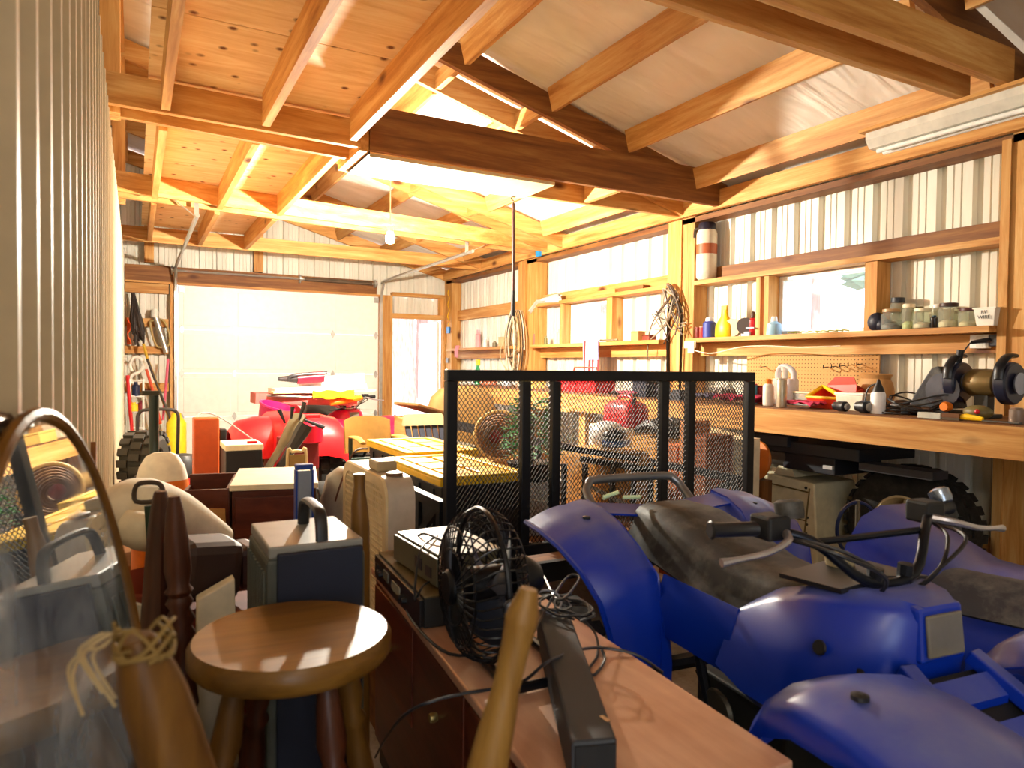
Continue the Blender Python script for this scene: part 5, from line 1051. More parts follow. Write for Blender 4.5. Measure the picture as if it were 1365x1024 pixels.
for x in (1.345, 1.483, 2.041, 2.194): B(x-.019, x+.019, GY-.02, GY+.016, GBOT+.043, GT-.043).build('gate_upright', GB, gt, bevel=.003)
MB().box(TX0, TX1, GY+.019, GY+.05, BED-.06, BED+.02).build('hinge_tube', GB, gt)
for x in (TX0+.2, TX1-.24): B(x, x+.04, GY-.01, GY+.03, BED-.02, GBOT+.02).build('hinge', GB, gt)
m = MB(); cw, ch = .0345, .0235; nx = int((TX1-TX0-.08)/cw)+1; nz = int((GT-GBOT-.08)/(ch/1))+1
for j in range(nz):
    for sgn in (1, -1):
        pts = []
        z0 = GBOT+.042+j*ch
        for i in range(2*nx+1):
            x = TX0+.04+i*cw/2; 
            if x > TX1-.04: break
            z = z0 + sgn*(ch/2)*(1 if i % 2 else -1)*.98
            pts.append((x, GY+(.004 if sgn > 0 else .001), max(GBOT+.04, min(GT-.04, z + ch/2))))
        R = []
        for (x, y, z) in pts: R.append([Vector((x, y-.0016, z-.0016)), Vector((x, y+.0016, z-.0016)), Vector((x, y+.0016, z+.0016)), Vector((x, y-.0016, z+.0016))])
        if sgn > 0 or True: m.rings(R)
m.build('expanded_mesh', GB, gt)
# ------------------------------------------------------------------ load on the trailer and things behind the gate
def tote(lab, x0, x1, y0, y1, z0, h):
    t = thing('storage_tote', lab, 'tote', ((x0+x1)/2, (y0+y1)/2, z0), 'yellow-lidded totes')
    i = .03
    MB().hexa([(x0+i,y0+i,z0),(x1-i,y0+i,z0),(x1-i,y1-i,z0),(x0+i,y1-i,z0),(x0+.012,y0+.012,z0+h-.04),(x1-.012,y0+.012,z0+h-.04),(x1-.012,y1-.012,z0+h-.04),(x0+.012,y1-.012,z0+h-.04)]).build('tub', plain('#14171f', .5), t, bevel=.008)
    m = MB().box(x0, x1, y0, y1, z0+h-.0395, z0+h-.012)
    b = .045
    m.box(x0, x0+b, y0, y1, z0+h-.012, z0+h).box(x1-b, x1, y0, y1, z0+h-.012, z0+h).box(x0+b, x1-b, y0, y0+b, z0+h-.012, z0+h).box(x0+b, x1-b, y1-b, y1, z0+h-.012, z0+h)
    for k in range(3):
        yy_ = y0+b+.02+(y1-y0-2*b-.02)*k/3
        for xa, xb in ((x0+b+.02, (x0+x1)/2-.015), ((x0+x1)/2+.015, x1-b-.02)): m.box(xa, xb, yy_, yy_+(y1-y0-2*b)/3-.03, z0+h-.012, z0+h-.002)
    m.build('lid', YEL, t, bevel=.004)
    for k in range(4): MB().box(x0+.006, x0+.02, y0+.1+k*(y1-y0-.2)/3-.008, y0+.1+k*(y1-y0-.2)/3+.008, z0+.05, z0+h-.06).build('rib', plain('#14171f', .5), t)
    return t
t1 = tote('black storage tote with a yellow lid right behind the gate', 1.075, 1.475, 2.60, 3.30, BED+.001, .365)
t2 = tote('black storage tote with a yellow lid, farther one toward the doorway', 1.20, 1.60, 3.34, 4.04, BED+.001, .375)
# bucket and plant
q = P(714, 690, 'y', 2.98); t = thing('bucket', 'big pale grey bucket standing behind the gate next to the totes', 'bucket', (q.x, 2.98, BED))
MB().lathe([(.10, 0), (.105, .005), (.125, .24), (.13, .243), (.13, .255), (.12, .256)], (q.x, 2.98, BED+.001), 24).build('pail', plain('#c9cccf', .4), t, smooth=True)
MB().tube([(q.x-.13, 2.98, BED+.22), (q.x-.07, 2.86, BED+.18), (q.x+.05, 2.86, BED+.18), (q.x+.13, 2.98, BED+.22)], .004, 6, smooth=6).build('bail', GALV, t, smooth=True)
pb_ = Vector((q.x-.03, 2.98, BED+.2575)); pt = thing('potted_plant', 'bushy green artificial plant in a dark pot set on the grey bucket', 'plant', pb_)
MB().lathe([(.085, 0), (.09, .004), (.115, .075), (.12, .09), (.105, .092)], pb_, 20).build('pot', plain('#141a28', .5), pt, smooth=True)
rr = random.Random(21); m = MB()
for i in range(420):
    z = .10+.30*rr.random()**.8; rmax = .13*(1-.55*(z-.1)/.3)+.02; a_ = rr.random()*6.283; r = rmax*(.35+.65*rr.random())
    c = pb_+Vector((r*math.cos(a_), r*math.sin(a_), z)); d = Vector((math.cos(a_), math.sin(a_), .6*rr.random()-.1)).normalized(); s_ = d.cross(Vector((0, 0, 1))).normalized(); L = .035+.03*rr.random()
    m.add([c, c+d*L*.5+s_*L*.28, c+d*L+Vector((0, 0, -.01)), c+d*L*.5-s_*L*.28], [(0, 1, 2, 3)])
m.build('foliage', plain('#0f8a35', .5, var=.5), pt); MB().tube([pb_+Vector((0, 0, .08)), pb_+Vector((.005, 0, .3))], .012, 6).build('stem', plain('#3a2a16', .7), pt)
# wicker hoop basket left of the plant
q = P(662, 600, 'y', 3.9); t = thing('wicker_basket', 'round brown wicker basket with a pale rim behind the green plant', 'basket', (q.x, 4.2, BED))
cx_, cy_, cz_ = P(666, 585, 'y', 3.95).x, 3.95, .76
n_ = Vector((-.35, -.9, .25)).normalized(); a1 = n_.cross(Vector((0, 0, 1))).normalized(); a2 = a1.cross(n_)
m = MB()
for k in range(9):
    r = .04+.0135*k; m.tube([Vector((cx_, cy_, cz_))-n_*(.08*(1-(k/8)**2))+a1*(r*math.cos(w))+a2*(r*math.sin(w)) for w in [2*math.pi*j/30 for j in range(30)]], .0075, 6, True)
m.build('weave', plain('#7a5222', .7, var=.3), t, smooth=True)
MB().tube([Vector((cx_, cy_, cz_))+a1*(.155*math.cos(w))+a2*(.155*math.sin(w)) for w in [2*math.pi*j/36 for j in range(36)]], .012, 8, True).build('rim', plain('#d9bb7a', .6), t, smooth=True)
MB().lathe([(.025, 0), (.045, .01), (.03, .03), (.01, .04)], Vector((cx_, cy_, cz_))-n_*.05+a1*.02, 12, n_).build('red_bow', plain('#6b1a1a', .8), t, smooth=True)
MB().box(cx_-.10, cx_+.12, cy_-.02, cy_+.18, BED+.001, .60).build('stand', CARD, t)
# armchair-like tan seat back past the trailer
q = P(622, 560, 'y', 6.05); dY = 1.25; t = thing('armchair', 'tan upholstered round-backed armchair near the doorway', 'armchair', (q.x, 6.1, 0))
R = []
def rnd(w, z, d, y): return [Vector((q.x+w*math.copysign(abs(math.cos(k*math.pi/12))**.6, math.cos(k*math.pi/12)), y+d*math.copysign(abs(math.sin(k*math.pi/12))**.6, math.sin(k*math.pi/12)), z)) for k in range(24)]
MB().rings([rnd(w, z, d, 6.16) for w, z, d in ((.31, .40, .10), (.35, .55, .11), (.36, .75, .11), (.31, .90, .10), (.22, .98, .085), (.10, 1.01, .05))]).build('backrest', plain('#7d5f30', .8), t, smooth=True)
MB().rings([rnd(w, z, d, 5.90) for w, z, d in ((.34, .10, .30), (.36, .2, .33), (.36, .36, .33), (.33, .44, .31))]).build('seat', plain('#86673a', .8), t, smooth=True)
for s in (-1, 1): MB().tube([(q.x+s*.35, 6.16, .58), (q.x+s*.36, 5.98, .60), (q.x+s*.35, 5.70, .58)], [.06, .07, .06], 12, smooth=4).build('arm', plain('#7d5f30', .8), t, smooth=True); 
for sx in (-1, 1):
    for sy in (-1, 1): B(q.x+sx*.28-.02, q.x+sx*.28+.02, 5.90+sy*.22-.02, 5.90+sy*.22+.02, 0, .12).build('leg', DARKBR, t)
tag(MB().beam(P(604, 566, 'y', 5.52), P(648, 575, 'y', 5.52), .02, .08).build('board', plain('#2c2c30', .6)), 'dark grey plank leaning across the front of the tan armchair', 'board')
# black metal frame table, red can, white helmet etc
yT = 2.95; yF = 2.85
def PX(px, py, y=yT): return P(px, py, 'y', y)
t = thing('sawhorse', 'black metal folding frame with two top rails behind the gate', 'sawhorse', (PX(815, 640).x, yT, BED))
MB().beam(PX(748, 596), PX(850, 612), .03, .03).build('top_rail', GB, t); MB().beam(PX(775, 612, yF), PX(872, 628, yF), .03, .03).build('top_rail', GB, t)
for px, y in ((780, yF), (817, yF), (868, yF), (752, yT), (845, yT)):
    p = PX(px, 616, y); MB().beam((p.x, y, BED+.001), (p.x, y, p.z-.01), .022, .022, (0, 1, 0)).build('leg', GB, t)
MB().beam(PX(785, 648, yF-.018), PX(868, 690, yF-.018), .012, .02).build('brace', GALV, t)
t = thing('cardboard_box', 'tan cardboard box with rounded worn corners under the black frame', 'box', (2.34, 3.24, BED+.001))
MB().box(2.16, 2.52, 3.03, 3.45, BED+.001, .735).build('carton', CARD, t, bevel=.04)
for y0, y1 in ((3.04, 3.238), (3.242, 3.44)): MB().box(2.19, 2.49, y0, y1, .7355, .741).build('flap', CARD, t)
t = thing('helmet', 'white and blue rounded helmet sitting on the tan box', 'helmet', (2.33, 3.2, .7415))
MB().sphere((2.33, 3.2, .822), (.10, .12, .08), 18, 10).build('shell', plain('#d8dbe0', .3), t, smooth=True)
MB().tube([(2.24, 3.13, .785), (2.32, 3.08, .78), (2.41, 3.13, .785)], .018, 8, smooth=4).build('trim', plain('#4a6aa8', .4), t, smooth=True); MB().sphere((2.31, 3.11, .83), (.07, .05, .04), 12, 8).build('visor', plain('#2b2e38', .2), t, smooth=True)
def yat(px, x): return P(px, 600, 'x', x).y
ya, yb = yat(826, 2.75), yat(776, 2.75)
t = thing('white_carton', 'white carton under the red fuel can between trailer and workbench', 'box', (2.9, (ya+yb)/2, 0)); MB().box(2.80, 3.16, ya, yb, 0, .80).build('carton', plain('#d9d0bd', .7), t, bevel=.01); MB().box(2.81, 3.15, ya+.01, yb-.01, .8005, .806).build('flap', plain('#d9d0bd', .7), t)
yc = (ya+yb)/2-.05; t = thing('gas_can', 'red plastic fuel can on a white carton behind the white helmet', 'fuel can', (2.92, yc, .807))
MB().rings([[Vector((2.92+.1*fx_*s_, yc+.16*fx_*c_, z)) for c_, s_ in [(math.copysign(abs(math.cos(w))**.5, math.cos(w)), math.copysign(abs(math.sin(w))**.5, math.sin(w))) for w in [2*math.pi*j/20 for j in range(20)]]] for fx_, z in ((.95, .807), (1, .82), (1, .93), (.8, .965), (.5, .98))]).build('can_body', plain('#b3121a', .4), t, smooth=True)
MB().tube([(2.92, yc+.07, .972), (2.92, yc+.06, 1.005), (2.92, yc-.05, 1.005), (2.92, yc-.08, .968)], .013, 8, smooth=4).build('handle', plain('#b3121a', .4), t, smooth=True); MB().tube([(2.90, yc-.1, .95), (2.86, yc-.17, 1.0)], [.02, .012], 8).build('spout', BLACK, t, smooth=True)
ya, yb = yat(878, 2.75), yat(834, 2.75)
t = thing('cardboard_box', 'low tan carton under the black tarp bundle', 'box', (2.9, (ya+yb)/2, 0)); MB().box(2.80, 3.16, ya, yb, 0, .76).build('carton', CARD, t, bevel=.006); MB().box(2.81, 3.15, ya+.01, yb-.01, .7605, .766).build('flap', CARD, t)
t = thing('tarp_bundle', 'black crumpled tarp bundle right of the white helmet', 'tarp', (2.85, (ya+yb)/2, .767))
rr = random.Random(31)
for i in range(9):
    x = 2.82+.033*i; MB().tube([(x, yb-.02-.03*rr.random(), .80), (x+.03*rr.random(), (ya+yb)/2, .86-.03*rr.random()), (x, ya+.03, .795)], [.022, .035, .018], 7, smooth=4).build('fold', plain('#14151c', .5), t, smooth=True)
for (p0_, p1_, x, d, z1, c, lab, nm) in ((880, 903, 2.70, .20, .75, plain('#a85a24', .8), 'tall orange-brown cardboard box between the middle gate bars', 'cardboard_box'), (905, 914, 2.68, .18, .90, plain('#c27a3c', .8), 'narrow upright cardboard sleeve behind the middle gate bars', 'cardboard_box'), (917, 942, 2.70, .20, .83, plain('#8f4b1e', .8), 'dark brown cardboard carton right of the middle gate bars', 'cardboard_box'), (940, 976, 2.92, .22, .80, plain('#dccfb2', .75), 'wide cream carton behind the right end of the gate', 'cardboard_box')):
    ya, yb = yat(p1_, x), yat(p0_, x)
    t = thing(nm, lab, 'box', (x+d/2, (ya+yb)/2, 0))
    MB().box(x, x+d, ya, yb, 0, z1).build('carton', c, t, bevel=.006)
    MB().box(x+.002, x+d*.495, ya+.002, yb-.002, z1+.0005, z1+.006).build('flap', c, t); MB().box(x+d*.505, x+d-.002, ya+.002, yb-.002, z1+.0005, z1+.006).build('flap', c, t)
ya, yb = yat(1000, 3.18), yat(925, 3.18)
tag(MB().prism([(3.175, ya, .003), (3.195, yb, .003), (3.195, yb, .84), (3.175, ya, .80)], (.02, 0, 0)).build('cardboard_sheet', plain('#cdb288', .8)), 'large tan cardboard sheet standing against the bench behind the cartons', 'cardboard')
# box fan
Yb_ = 3.10
A_, B_ = P(446, 604, 'z', .84), P(518, 640, 'z', .84)
d = Vector((B_.x-A_.x, B_.y-A_.y, 0)); 
cA = Vector((A_.x, A_.y, 0)); dd = d.normalized(); W = .56; nn = Vector((dd.y, -dd.x, 0)); nn = nn if nn.dot(AF) < 0 else -nn
cB = Vector((B_.x, B_.y, 0)); cA = cB - dd*W; D_ = .088
H0, H1 = .315, .84
bf = thing('box_fan', 'beige square box fan with a grid grille and carry handle', 'fan', ((cA.x+cB.x)/2, (cA.y+cB.y)/2, H0))
BEI = plain('#cdb78c', .45); SIDE = plain('#b3a796', .4)
def rrect(o, ins, r=.07, n=6):
    pts = []
    for (cx0, cz0, a0) in ((W-ins-r, H1-ins-r, 0), (ins+r, H1-ins-r, 90), (ins+r, H0+ins+r, 180), (W-ins-r, H0+ins+r, 270)):
        for k in range(n+1):
            w = math.radians(a0+90*k/n); pts.append(cA + dd*(cx0+r*math.cos(w)) + Vector((0, 0, cz0+r*math.sin(w))) + nn*o)
    return pts
MB().rings([rrect(-D_, 0), rrect(0, 0), rrect(0, .018), rrect(-D_, .018)], cap=False, closed=True).build('housing', SIDE, bf, smooth=True, ang=50)
MB().rings([rrect(.0005, 0), rrect(.008, .004), rrect(.008, .035, .06), rrect(.0005, .035, .06)], cap=False, closed=True).build('front_bezel', BEI, bf, smooth=True, ang=50)
m = MB(); n_ = 26
for k in range(1, n_):
    x = .03+(W-.06)*k/n_; m.beam(cA+dd*x+Vector((0, 0, H0+.03))+nn*.003, cA+dd*x+Vector((0, 0, H1-.03))+nn*.003, .004, .008, dd)
for k in range(1, 22):
    z = H0+.03+(H1-H0-.06)*k/22; m.beam(cA+dd*.025+Vector((0, 0, z))+nn*.004, cA+dd*(W-.025)+Vector((0, 0, z))+nn*.004, .004, .007)
m.build('grille', BEI, bf)
fcn = cA+dd*W/2+Vector((0, 0, (H0+H1)/2))
m = MB()
for k in range(5):
    a0 = 2*math.pi*k/5; m.sheet([[fcn-nn*(.05+.03*(j/3-.5)) + dd*(r*math.cos(a0+(j/3-.5)*.9)) + Vector((0, 0, r*math.sin(a0+(j/3-.5)*.9))) for r in (.05, .13, .2)] for j in range(4)], .002)
m.build('blade_wheel', plain('#8d7a58', .5), bf, smooth=True); MB().lathe([(.05, 0), (.05, .06), (.03, .07)], fcn-nn*.09, 16, nn).build('hub', BEI, bf, smooth=True)
hp = cA+dd*(W*.62)-nn*D_*.5+Vector((0, 0, H1))
MB().obox(hp+Vector((0, 0, .018)), .055, .035, .018, rz=math.atan2(dd.y, dd.x)).build('handle', plain('#a8946c', .5), bf, bevel=.008); MB().lathe([(.028, 0), (.028, .01), (.012, .014)], cA+dd*(W*.86)-nn*D_*.5+Vector((0, 0, H1)), 14).build('knob', plain('#6b4a2a', .5), bf, smooth=True)
c4 = [cA+nn*.01, cB+nn*.01, cB-nn*(D_-.01), cA-nn*(D_-.01)]
tag(MB().hexa([Vector((p.x, p.y, z)) for z in (0, H0-.002) for p in c4]).build('wooden_box', old_or_shaded_pine('x'), bevel=.005), 'low wooden box on the floor under the beige fan', 'box')
wire('cable', 'brown power cord falling over the left of the beige fan', ((490, 598, .852), (472, 603, .852), (456, 640, .75), (447, 668, .66)), .8, .004, plain('#4a1f14', .5), 6)
# ------------------------------------------------------------------ middle left
NS = P(309, 647, 'z', .756); NE = P(421, 643, 'z', .756); dv = (NE-NS).normalized(); nv = Vector((-dv.y, dv.x, 0)); dp_ = .42
dr_ = thing('dresser', 'red-brown dresser with a cream top in the middle of the clutter', 'dresser', ((NS.x+NE.x)/2, (NS.y+NE.y)/2, 0))
cs = [NS, NE, NE+nv*dp_, NS+nv*dp_]; z_ = lambda p, z: Vector((p.x, p.y, z))
MB().hexa([z_(p, z) for z in (.03, .734) for p in cs]).build('body', redwood('x'), dr_, bevel=.004)
ct = sum(cs, Vector())/4
MB().hexa([z_(p+(p-ct).normalized()*.014, z) for z in (.735, .756) for p in cs]).build('top', CREAM, dr_, bevel=.003)
for z0, z1 in ((.06, .27), (.28, .49), (.50, .71)): MB().hexa([z_(p, z) for z in (z0, z1) for p in (NS+dv*.01-nv*.012, NE-dv*.01-nv*.012, NE-dv*.01-nv*.0005, NS+dv*.01-nv*.0005)]).build('drawer', redwood('x'), dr_, bevel=.003)
# open drawer unit and cardboard at its left
ow = thing('drawer_box', 'loose red-brown drawer lying open beside the cream-topped dresser', 'drawer', (NS.x-.12, NS.y+.2, .4))
q0 = NS - dv*.19 + nv*.02; q1 = NS - dv*.012 + nv*.02
for a_, b_, z0, z1 in ((q0, q1, .60, .74), (q0+nv*.36, q1+nv*.36, .60, .745), (q0, q0+nv*.36, .60, .70), (q1-dv*.002, q1+nv*.36-dv*.002, .60, .742)): MB().beam(z_(a_, (z0+z1)/2), z_(b_, (z0+z1)/2), .014, z1-z0).build('side_board', redwood('x'), ow)
MB().hexa([z_(p, z) for z in (.585, .5995) for p in (q0, q1, q1+nv*.36, q0+nv*.36)]).build('bottom_board', CREAM, ow)
bx = thing('cardboard_box', 'open cardboard carton under the loose drawer, left of the dresser', 'box', (NS.x-.15, NS.y+.2, 0))
qa, qb = NS-dv*.235-nv*.03, NS-dv*.016-nv*.03
MB().hexa([z_(p, z) for z in (0, .58) for p in (qa, qb, qb+nv*.40, qa+nv*.40)]).build('carton', CARD, bx)
MB().hexa([z_(qa, .581), z_(qb, .581), z_(qb+nv*.006, .581), z_(qa+nv*.006, .581), z_(qa-nv*.05, .70), z_(qb-nv*.05, .685), z_(qb-nv*.044, .685), z_(qa-nv*.044, .70)]).build('flap', CARD, bx)
# white roll in a terracotta pot
pc = P(178, 735, 'y', 2.15); pc.x = max(pc.x, .07); pr = .115; pt = thing('flower_pot', 'terracotta coloured tub under the white bundle near the wall', 'pot', (.06, 2.15, 0))
px_ = .075; MB().lathe([(.11, 0), (.115, .01), (.14, .44), (.155, .45), (.155, .50), (.145, .505), (.135, .44), (.11, .05)], (px_, 2.15, .10), 26).build('tub', plain('#8d3a20', .6), pt, smooth=True); MB().box(px_-.15, px_+.15, 2.02, 2.28, 0, .099).build('stand', DARKBR, pt)
wr = thing('cloth_bundle', 'big white rolled fabric bundle stuffed in the terracotta tub', 'cloth', (.15, 2.15, .6))
pts = [P(163, 706, 'y', 2.10), P(168, 684, 'y', 2.12), P(192, 676, 'y', 2.16), P(232, 684, 'y', 2.2), P(266, 700, 'y', 2.25), P(298, 718, 'y', 2.3)]
MB().tube(pts, [.05, .08, .08, .065, .05, .035], 18, smooth=6).build('roll', plain('#e9e2d0', .8), wr, smooth=True)
MB().tube([P(162, 700, 'y', 2.03), P(190, 708, 'y', 2.02), P(215, 712, 'y', 2.06), P(228, 700, 'y', 2.12)], [.04, .05, .045, .02], 16, smooth=6).build('fold', plain('#dcd2ba', .8), wr, smooth=True)
# dark case and cream sheet by the stool
q = P(268, 706, 'y', 1.86); t = thing('dark_case', 'dark brown soft case lying in front of the white bundle', 'bag', (q.x, 1.86, .6))
MB().obox((q.x+.01, 1.86, .70), .07, .075, .07, rz=.2, ry=.1).build('case_body', DARKBR, t, bevel=.025); MB().obox((q.x+.105, 1.88, .69), .03, .06, .055, rz=.2).build('side_pocket', plain('#3a120c', .5), t, bevel=.02)
B(q.x-.06, q.x+.16, 1.79, 1.95, 0, .60).build('stand_box', plain('#6d1a12', .6), t)
q = P(278, 760, 'y', 1.80); tag(MB().hexa([(q.x-.03, 1.68, 0), (q.x+.06, 1.68, 0), (q.x+.06, 1.78, 0), (q.x-.03, 1.78, 0), (q.x-.03, 1.73, .66), (q.x+.05, 1.73, .70), (q.x+.05, 1.77, .70), (q.x-.03, 1.77, .66)]).build('carton', plain('#e9dfc6', .7), bevel=.004), 'upright cream carton between the bundle and the black speaker', 'carton')
q = P(165, 775, 'y', 1.62); tag(MB().sheet([[Vector((-.04+.03*i, 1.55+.05*j, .70+.03*math.sin(i*1.3+j)-.05*j)) for i in range(5)] for j in range(4)], .006).build('paper_sheet', plain('#eee6d2', .8), smooth=True), 'crumpled cream paper behind the mirror edge', 'paper')
tag(B(-.05, .02, 1.55, 1.80, 0, .52).build('storage_bin', plain('#16203a', .6), bevel=.01), 'dark blue bin on the floor behind the mirror', 'bin')
# shovel with D grip, dark pole
q = P(198, 658, 'y', 1.92); sv = thing('shovel', 'shovel with a pale D grip and dark green shaft by the white bundle', 'shovel', (q.x, 1.92, 0))
w, h_ = .030, .020
MB().tube([q+AR*(-w)+Vector((0, 0, -h_)), q+AR*(-w)+Vector((0, 0, h_*.9)), q+Vector((0, 0, h_*1.35)), q+AR*w+Vector((0, 0, h_)), q+AR*w+Vector((0, 0, -h_*.7))], .006, 8, True, 4).build('grip', plain('#3a2c22', .5), sv, smooth=True)
MB().obox(q+Vector((0, .004, -.002)), .027, .004, .017, rz=-YAW).build('label', plain('#eee6d4', .6), sv)
MB().tube([q+Vector((0, 0, -.03)), Vector((q.x+.03, 1.93, .25))], .010, 8).build('shaft', plain('#16301f', .45), sv, smooth=True)
MB().sheet([[Vector((q.x+.03+.06*(i/4-.5), 1.93+.01*abs(i-2), .26-.25*j/4)) for i in range(5)] for j in range(5)], .004).build('blade', plain('#4a4a48', .4, .7), sv, smooth=True)
q = P(205, 527, 'y', 3.4); pl_ = thing('steel_pole', 'thick dark green pole with a bracket on top standing by the wall', 'pole', (q.x, 3.4, 0))
MB().tube([(q.x, 3.4, 0), (q.x-.0, 3.4, q.z)], .020, 12).build('shaft', plain('#0d2018', .4), pl_, smooth=True); MB().box(q.x-.045, q.x+.02, 3.38, 3.42, q.z+.0005, q.z+.02).build('bracket', plain('#3a3628', .5, .4), pl_)
# orange and white sack
q = P(216, 640, 'y', 3.22); sk_ = thing('feed_sack', 'orange and white pointed sack standing behind the white bundle', 'sack', (q.x, 3.22, 0))
def sackring(z, w, d): return [Vector((q.x+w*math.cos(k*math.pi/9), 3.22+d*math.sin(k*math.pi/9), z)) for k in range(18)]
MB().rings([sackring(.0, .10, .09), sackring(.3, .115, .10), sackring(.60, .11, .09), sackring(.715, .098, .07)]).build('bag_body', ORANGE, sk_, smooth=True); MB().rings([sackring(.7155, .098, .07), sackring(.77, .085, .05), sackring(.815, .06, .02), sackring(.83, .03, .008)]).build('bag_top', plain('#efe8d6', .6), sk_, smooth=True)
# knobby tyre on end
q = P(183, 604, 'y', 4.55); tk = thing('tyre', 'knobby off-road tyre standing on a crate against the wall', 'tyre', (q.x, 4.55, 0)); q.x = max(q.x, .03)
wheel(tk, (.05, 4.60, .62), (1, -.35, 0), .165, .19, plain('#3a352c', .85), plain('#2a2722', .6), 4, .022, 16, .5)
tag(B(-.06, .22, 3.5, 3.9, 0, .30).build('wooden_crate', old_or_shaded_pine('y')), 'low wooden crate under the dark wheel rim', 'crate')
tag(B(-.05, .22, 4.42, 4.80, 0, .435).build('wooden_crate', old_or_shaded_pine('y')), 'wooden crate under the knobby tyre', 'crate')
tag(MB().lathe([(.16, -.04), (.19, -.03), (.19, .03), (.16, .04), (.12, .03), (.12, -.03)], (.07, 3.7, .495), 26, (.9, -.4, .15)).build('wheel_rim', plain('#2a2723', .5, .4), smooth=True), 'dark wheel rim with bolts leaning below the knobby tyre', 'wheel rim')
# lawn mower
q = P(212, 610, 'y', 6.1); lm = thing('lawn_mower', 'push lawn mower with a red deck and tall tube handle', 'lawn mower', (q.x+.12, 6.1, 0)); x_ = q.x+.16
MB().rings([[Vector((x_+.24*s_*math.cos(k*math.pi/10), 6.1+.28*s_*math.sin(k*math.pi/10), z)) for k in range(20)] for s_, z in ((1, .14), (1, .22), (.9, .27), (.55, .30))]).build('deck', plain('#c02018', .4), lm, smooth=True)
MB().lathe([(.11, 0), (.12, .01), (.12, .12), (.09, .17), (.03, .18)], (x_, 6.1, .3005), 18).build('engine', plain('#2b2a28', .5), lm, smooth=True)
for sx in (-1, 1):
    for sy in (-1, 1): wheel(lm, (x_+sx*.27, 6.1+sy*.24, .10), (sx, 0, 0), .10, .05, RUB, plain('#c9c4b4', .5), 5, 0, 18, .55)
xl, xr = P(183, 560, 'y', 6.0).x, P(238, 560, 'y', 6.0).x
zt_ = P(210, 546, 'y', 6.0).z
MB().tube([(xl, 6.3, .28), (xl, 6.05, zt_-.12), (xl+.01, 6.02, zt_-.03), (xl+.06, 6.0, zt_), (xr-.06, 6.0, zt_), (xr-.01, 6.02, zt_-.03), (xr, 6.05, zt_-.12), (xr, 6.3, .28)], .013, 8, smooth=4).build('handle', plain('#2c2722', .5), lm, smooth=True)
# orange upright board box and black box next to it
a_, b_ = P(258, 600, 'y', 5.2), P(292, 600, 'y', 5.2); zt_ = P(275, 557, 'y', 5.2).z; zb_ = 0
ob_ = thing('wooden_stand', 'rust-orange upright wooden board stand with a black side bracket', 'stand', ((a_.x+b_.x)/2, 5.2, 0))
MB().box(a_.x, b_.x, 5.18, 5.34, 0, zt_).build('board', plain('#b84a12', .5), ob_, bevel=.01); MB().box(b_.x+.001, b_.x+.05, 5.2, 5.3, .25, zt_-.08).build('bracket', BLACK, ob_, bevel=.01)
q = P(282, 542, 'y', 5.35); MB().tube([P(258, 578, 'y', 5.25), P(262, 556, 'y', 5.3), P(275, 550, 'y', 5.35), P(300, 560, 'y', 5.4), P(345, 592, 'y', 5.5)], .006, 6, smooth=6).build('flexible_rod', plain('#9c9488', .5), ob_, smooth=True)
a_, b_ = P(300, 610, 'y', 4.75), P(349, 610, 'y', 4.75); zt_ = P(325, 600, 'y', 4.75).z
tb = thing('tool_case', 'black case with a cream lid and red tag in front of the red machine', 'case', ((a_.x+b_.x)/2, 4.8, 0))
MB().box(a_.x, b_.x, 4.72, 5.02, .30, zt_).build('case_body', plain('#15151a', .45), tb, bevel=.008); MB().box(a_.x-.004, b_.x+.004, 4.715, 5.025, zt_+.0005, zt_+.04).build('lid', CREAM, tb, bevel=.006); MB().box(b_.x-.09, b_.x-.03, 4.74, 4.78, zt_+.0405, zt_+.055).build('tag', RED, tb); B(a_.x+.02, b_.x-.02, 4.74, 5.0, 0, .2995).build('support', old_or_shaded_pine('x'), tb)
# red machines: quad with cargo against the door and the red tractor before it
rq = make_quad('quad_bike', 'pink-red quad bike parked by the garage door under a heap of boards', 'quad bike', PINKRED, (0, 0, 0), 0, 1.0, False, None, plain('#1c1618', .5))
qq = P(430, 560, 'y', 7.3); rq.location = (qq.x+.02, 7.75, 0); rq.rotation_euler = (0, 0, math.radians(12))
rk = .80
cargo = []
def plank(name, lab, p1, p2, y1, y2, w, h, c, cat='board', tw=0):
    a_, b_ = P(p1[0], p1[1], 'y', y1), P(p2[0], p2[1], 'y', y2)
    tag(MB().beam(a_, b_, w, h, (0, tw, 1)).build(name, c), lab, cat)
plank('board', 'salmon red plank end sticking out left under the white boards', (337, 530), (470, 533), 7.0, 7.0, .35, .10, plain('#c8625a', .6))
plank('board', 'long white board lying across the red quad', (362, 521), (482, 514), 6.9, 6.95, .30, .05, plain('#efeadb', .5))
plank('board', 'thin cream strip under the white board on the red quad', (362, 523), (498, 520), 6.75, 6.85, .12, .02, plain('#e6d6a4', .6))
plank('rain_gutter', 'white gutter piece tilted up on the top right of the heap', (400, 511), (483, 503), 7.05, 7.05, .16, .09, plain('#e9ece8', .45), 'gutter')
q1_, q2_ = P(371, 505, 'y', 6.9), P(396, 505, 'y', 6.9)
rt = thing('grease_gun', 'red handled grease gun lying on top of the boards', 'tool', (q2_.x, 6.9, q2_.z))
MB().tube([q2_, P(431, 502, 'y', 6.9)], .055, 14).build('barrel', plain('#cf1136', .35), rt, smooth=True); MB().tube([q1_, q2_], [.02, .03, .04], 10).build('nozzle', plain('#3d3a3c', .4, .5), rt, smooth=True); MB().tube([P(384, 506, 'y', 6.88), P(392, 500, 'y', 6.85), P(436, 497, 'y', 6.85)], .015, 8, smooth=3).build('lever', plain('#4a4a50', .4, .6), rt, smooth=True)
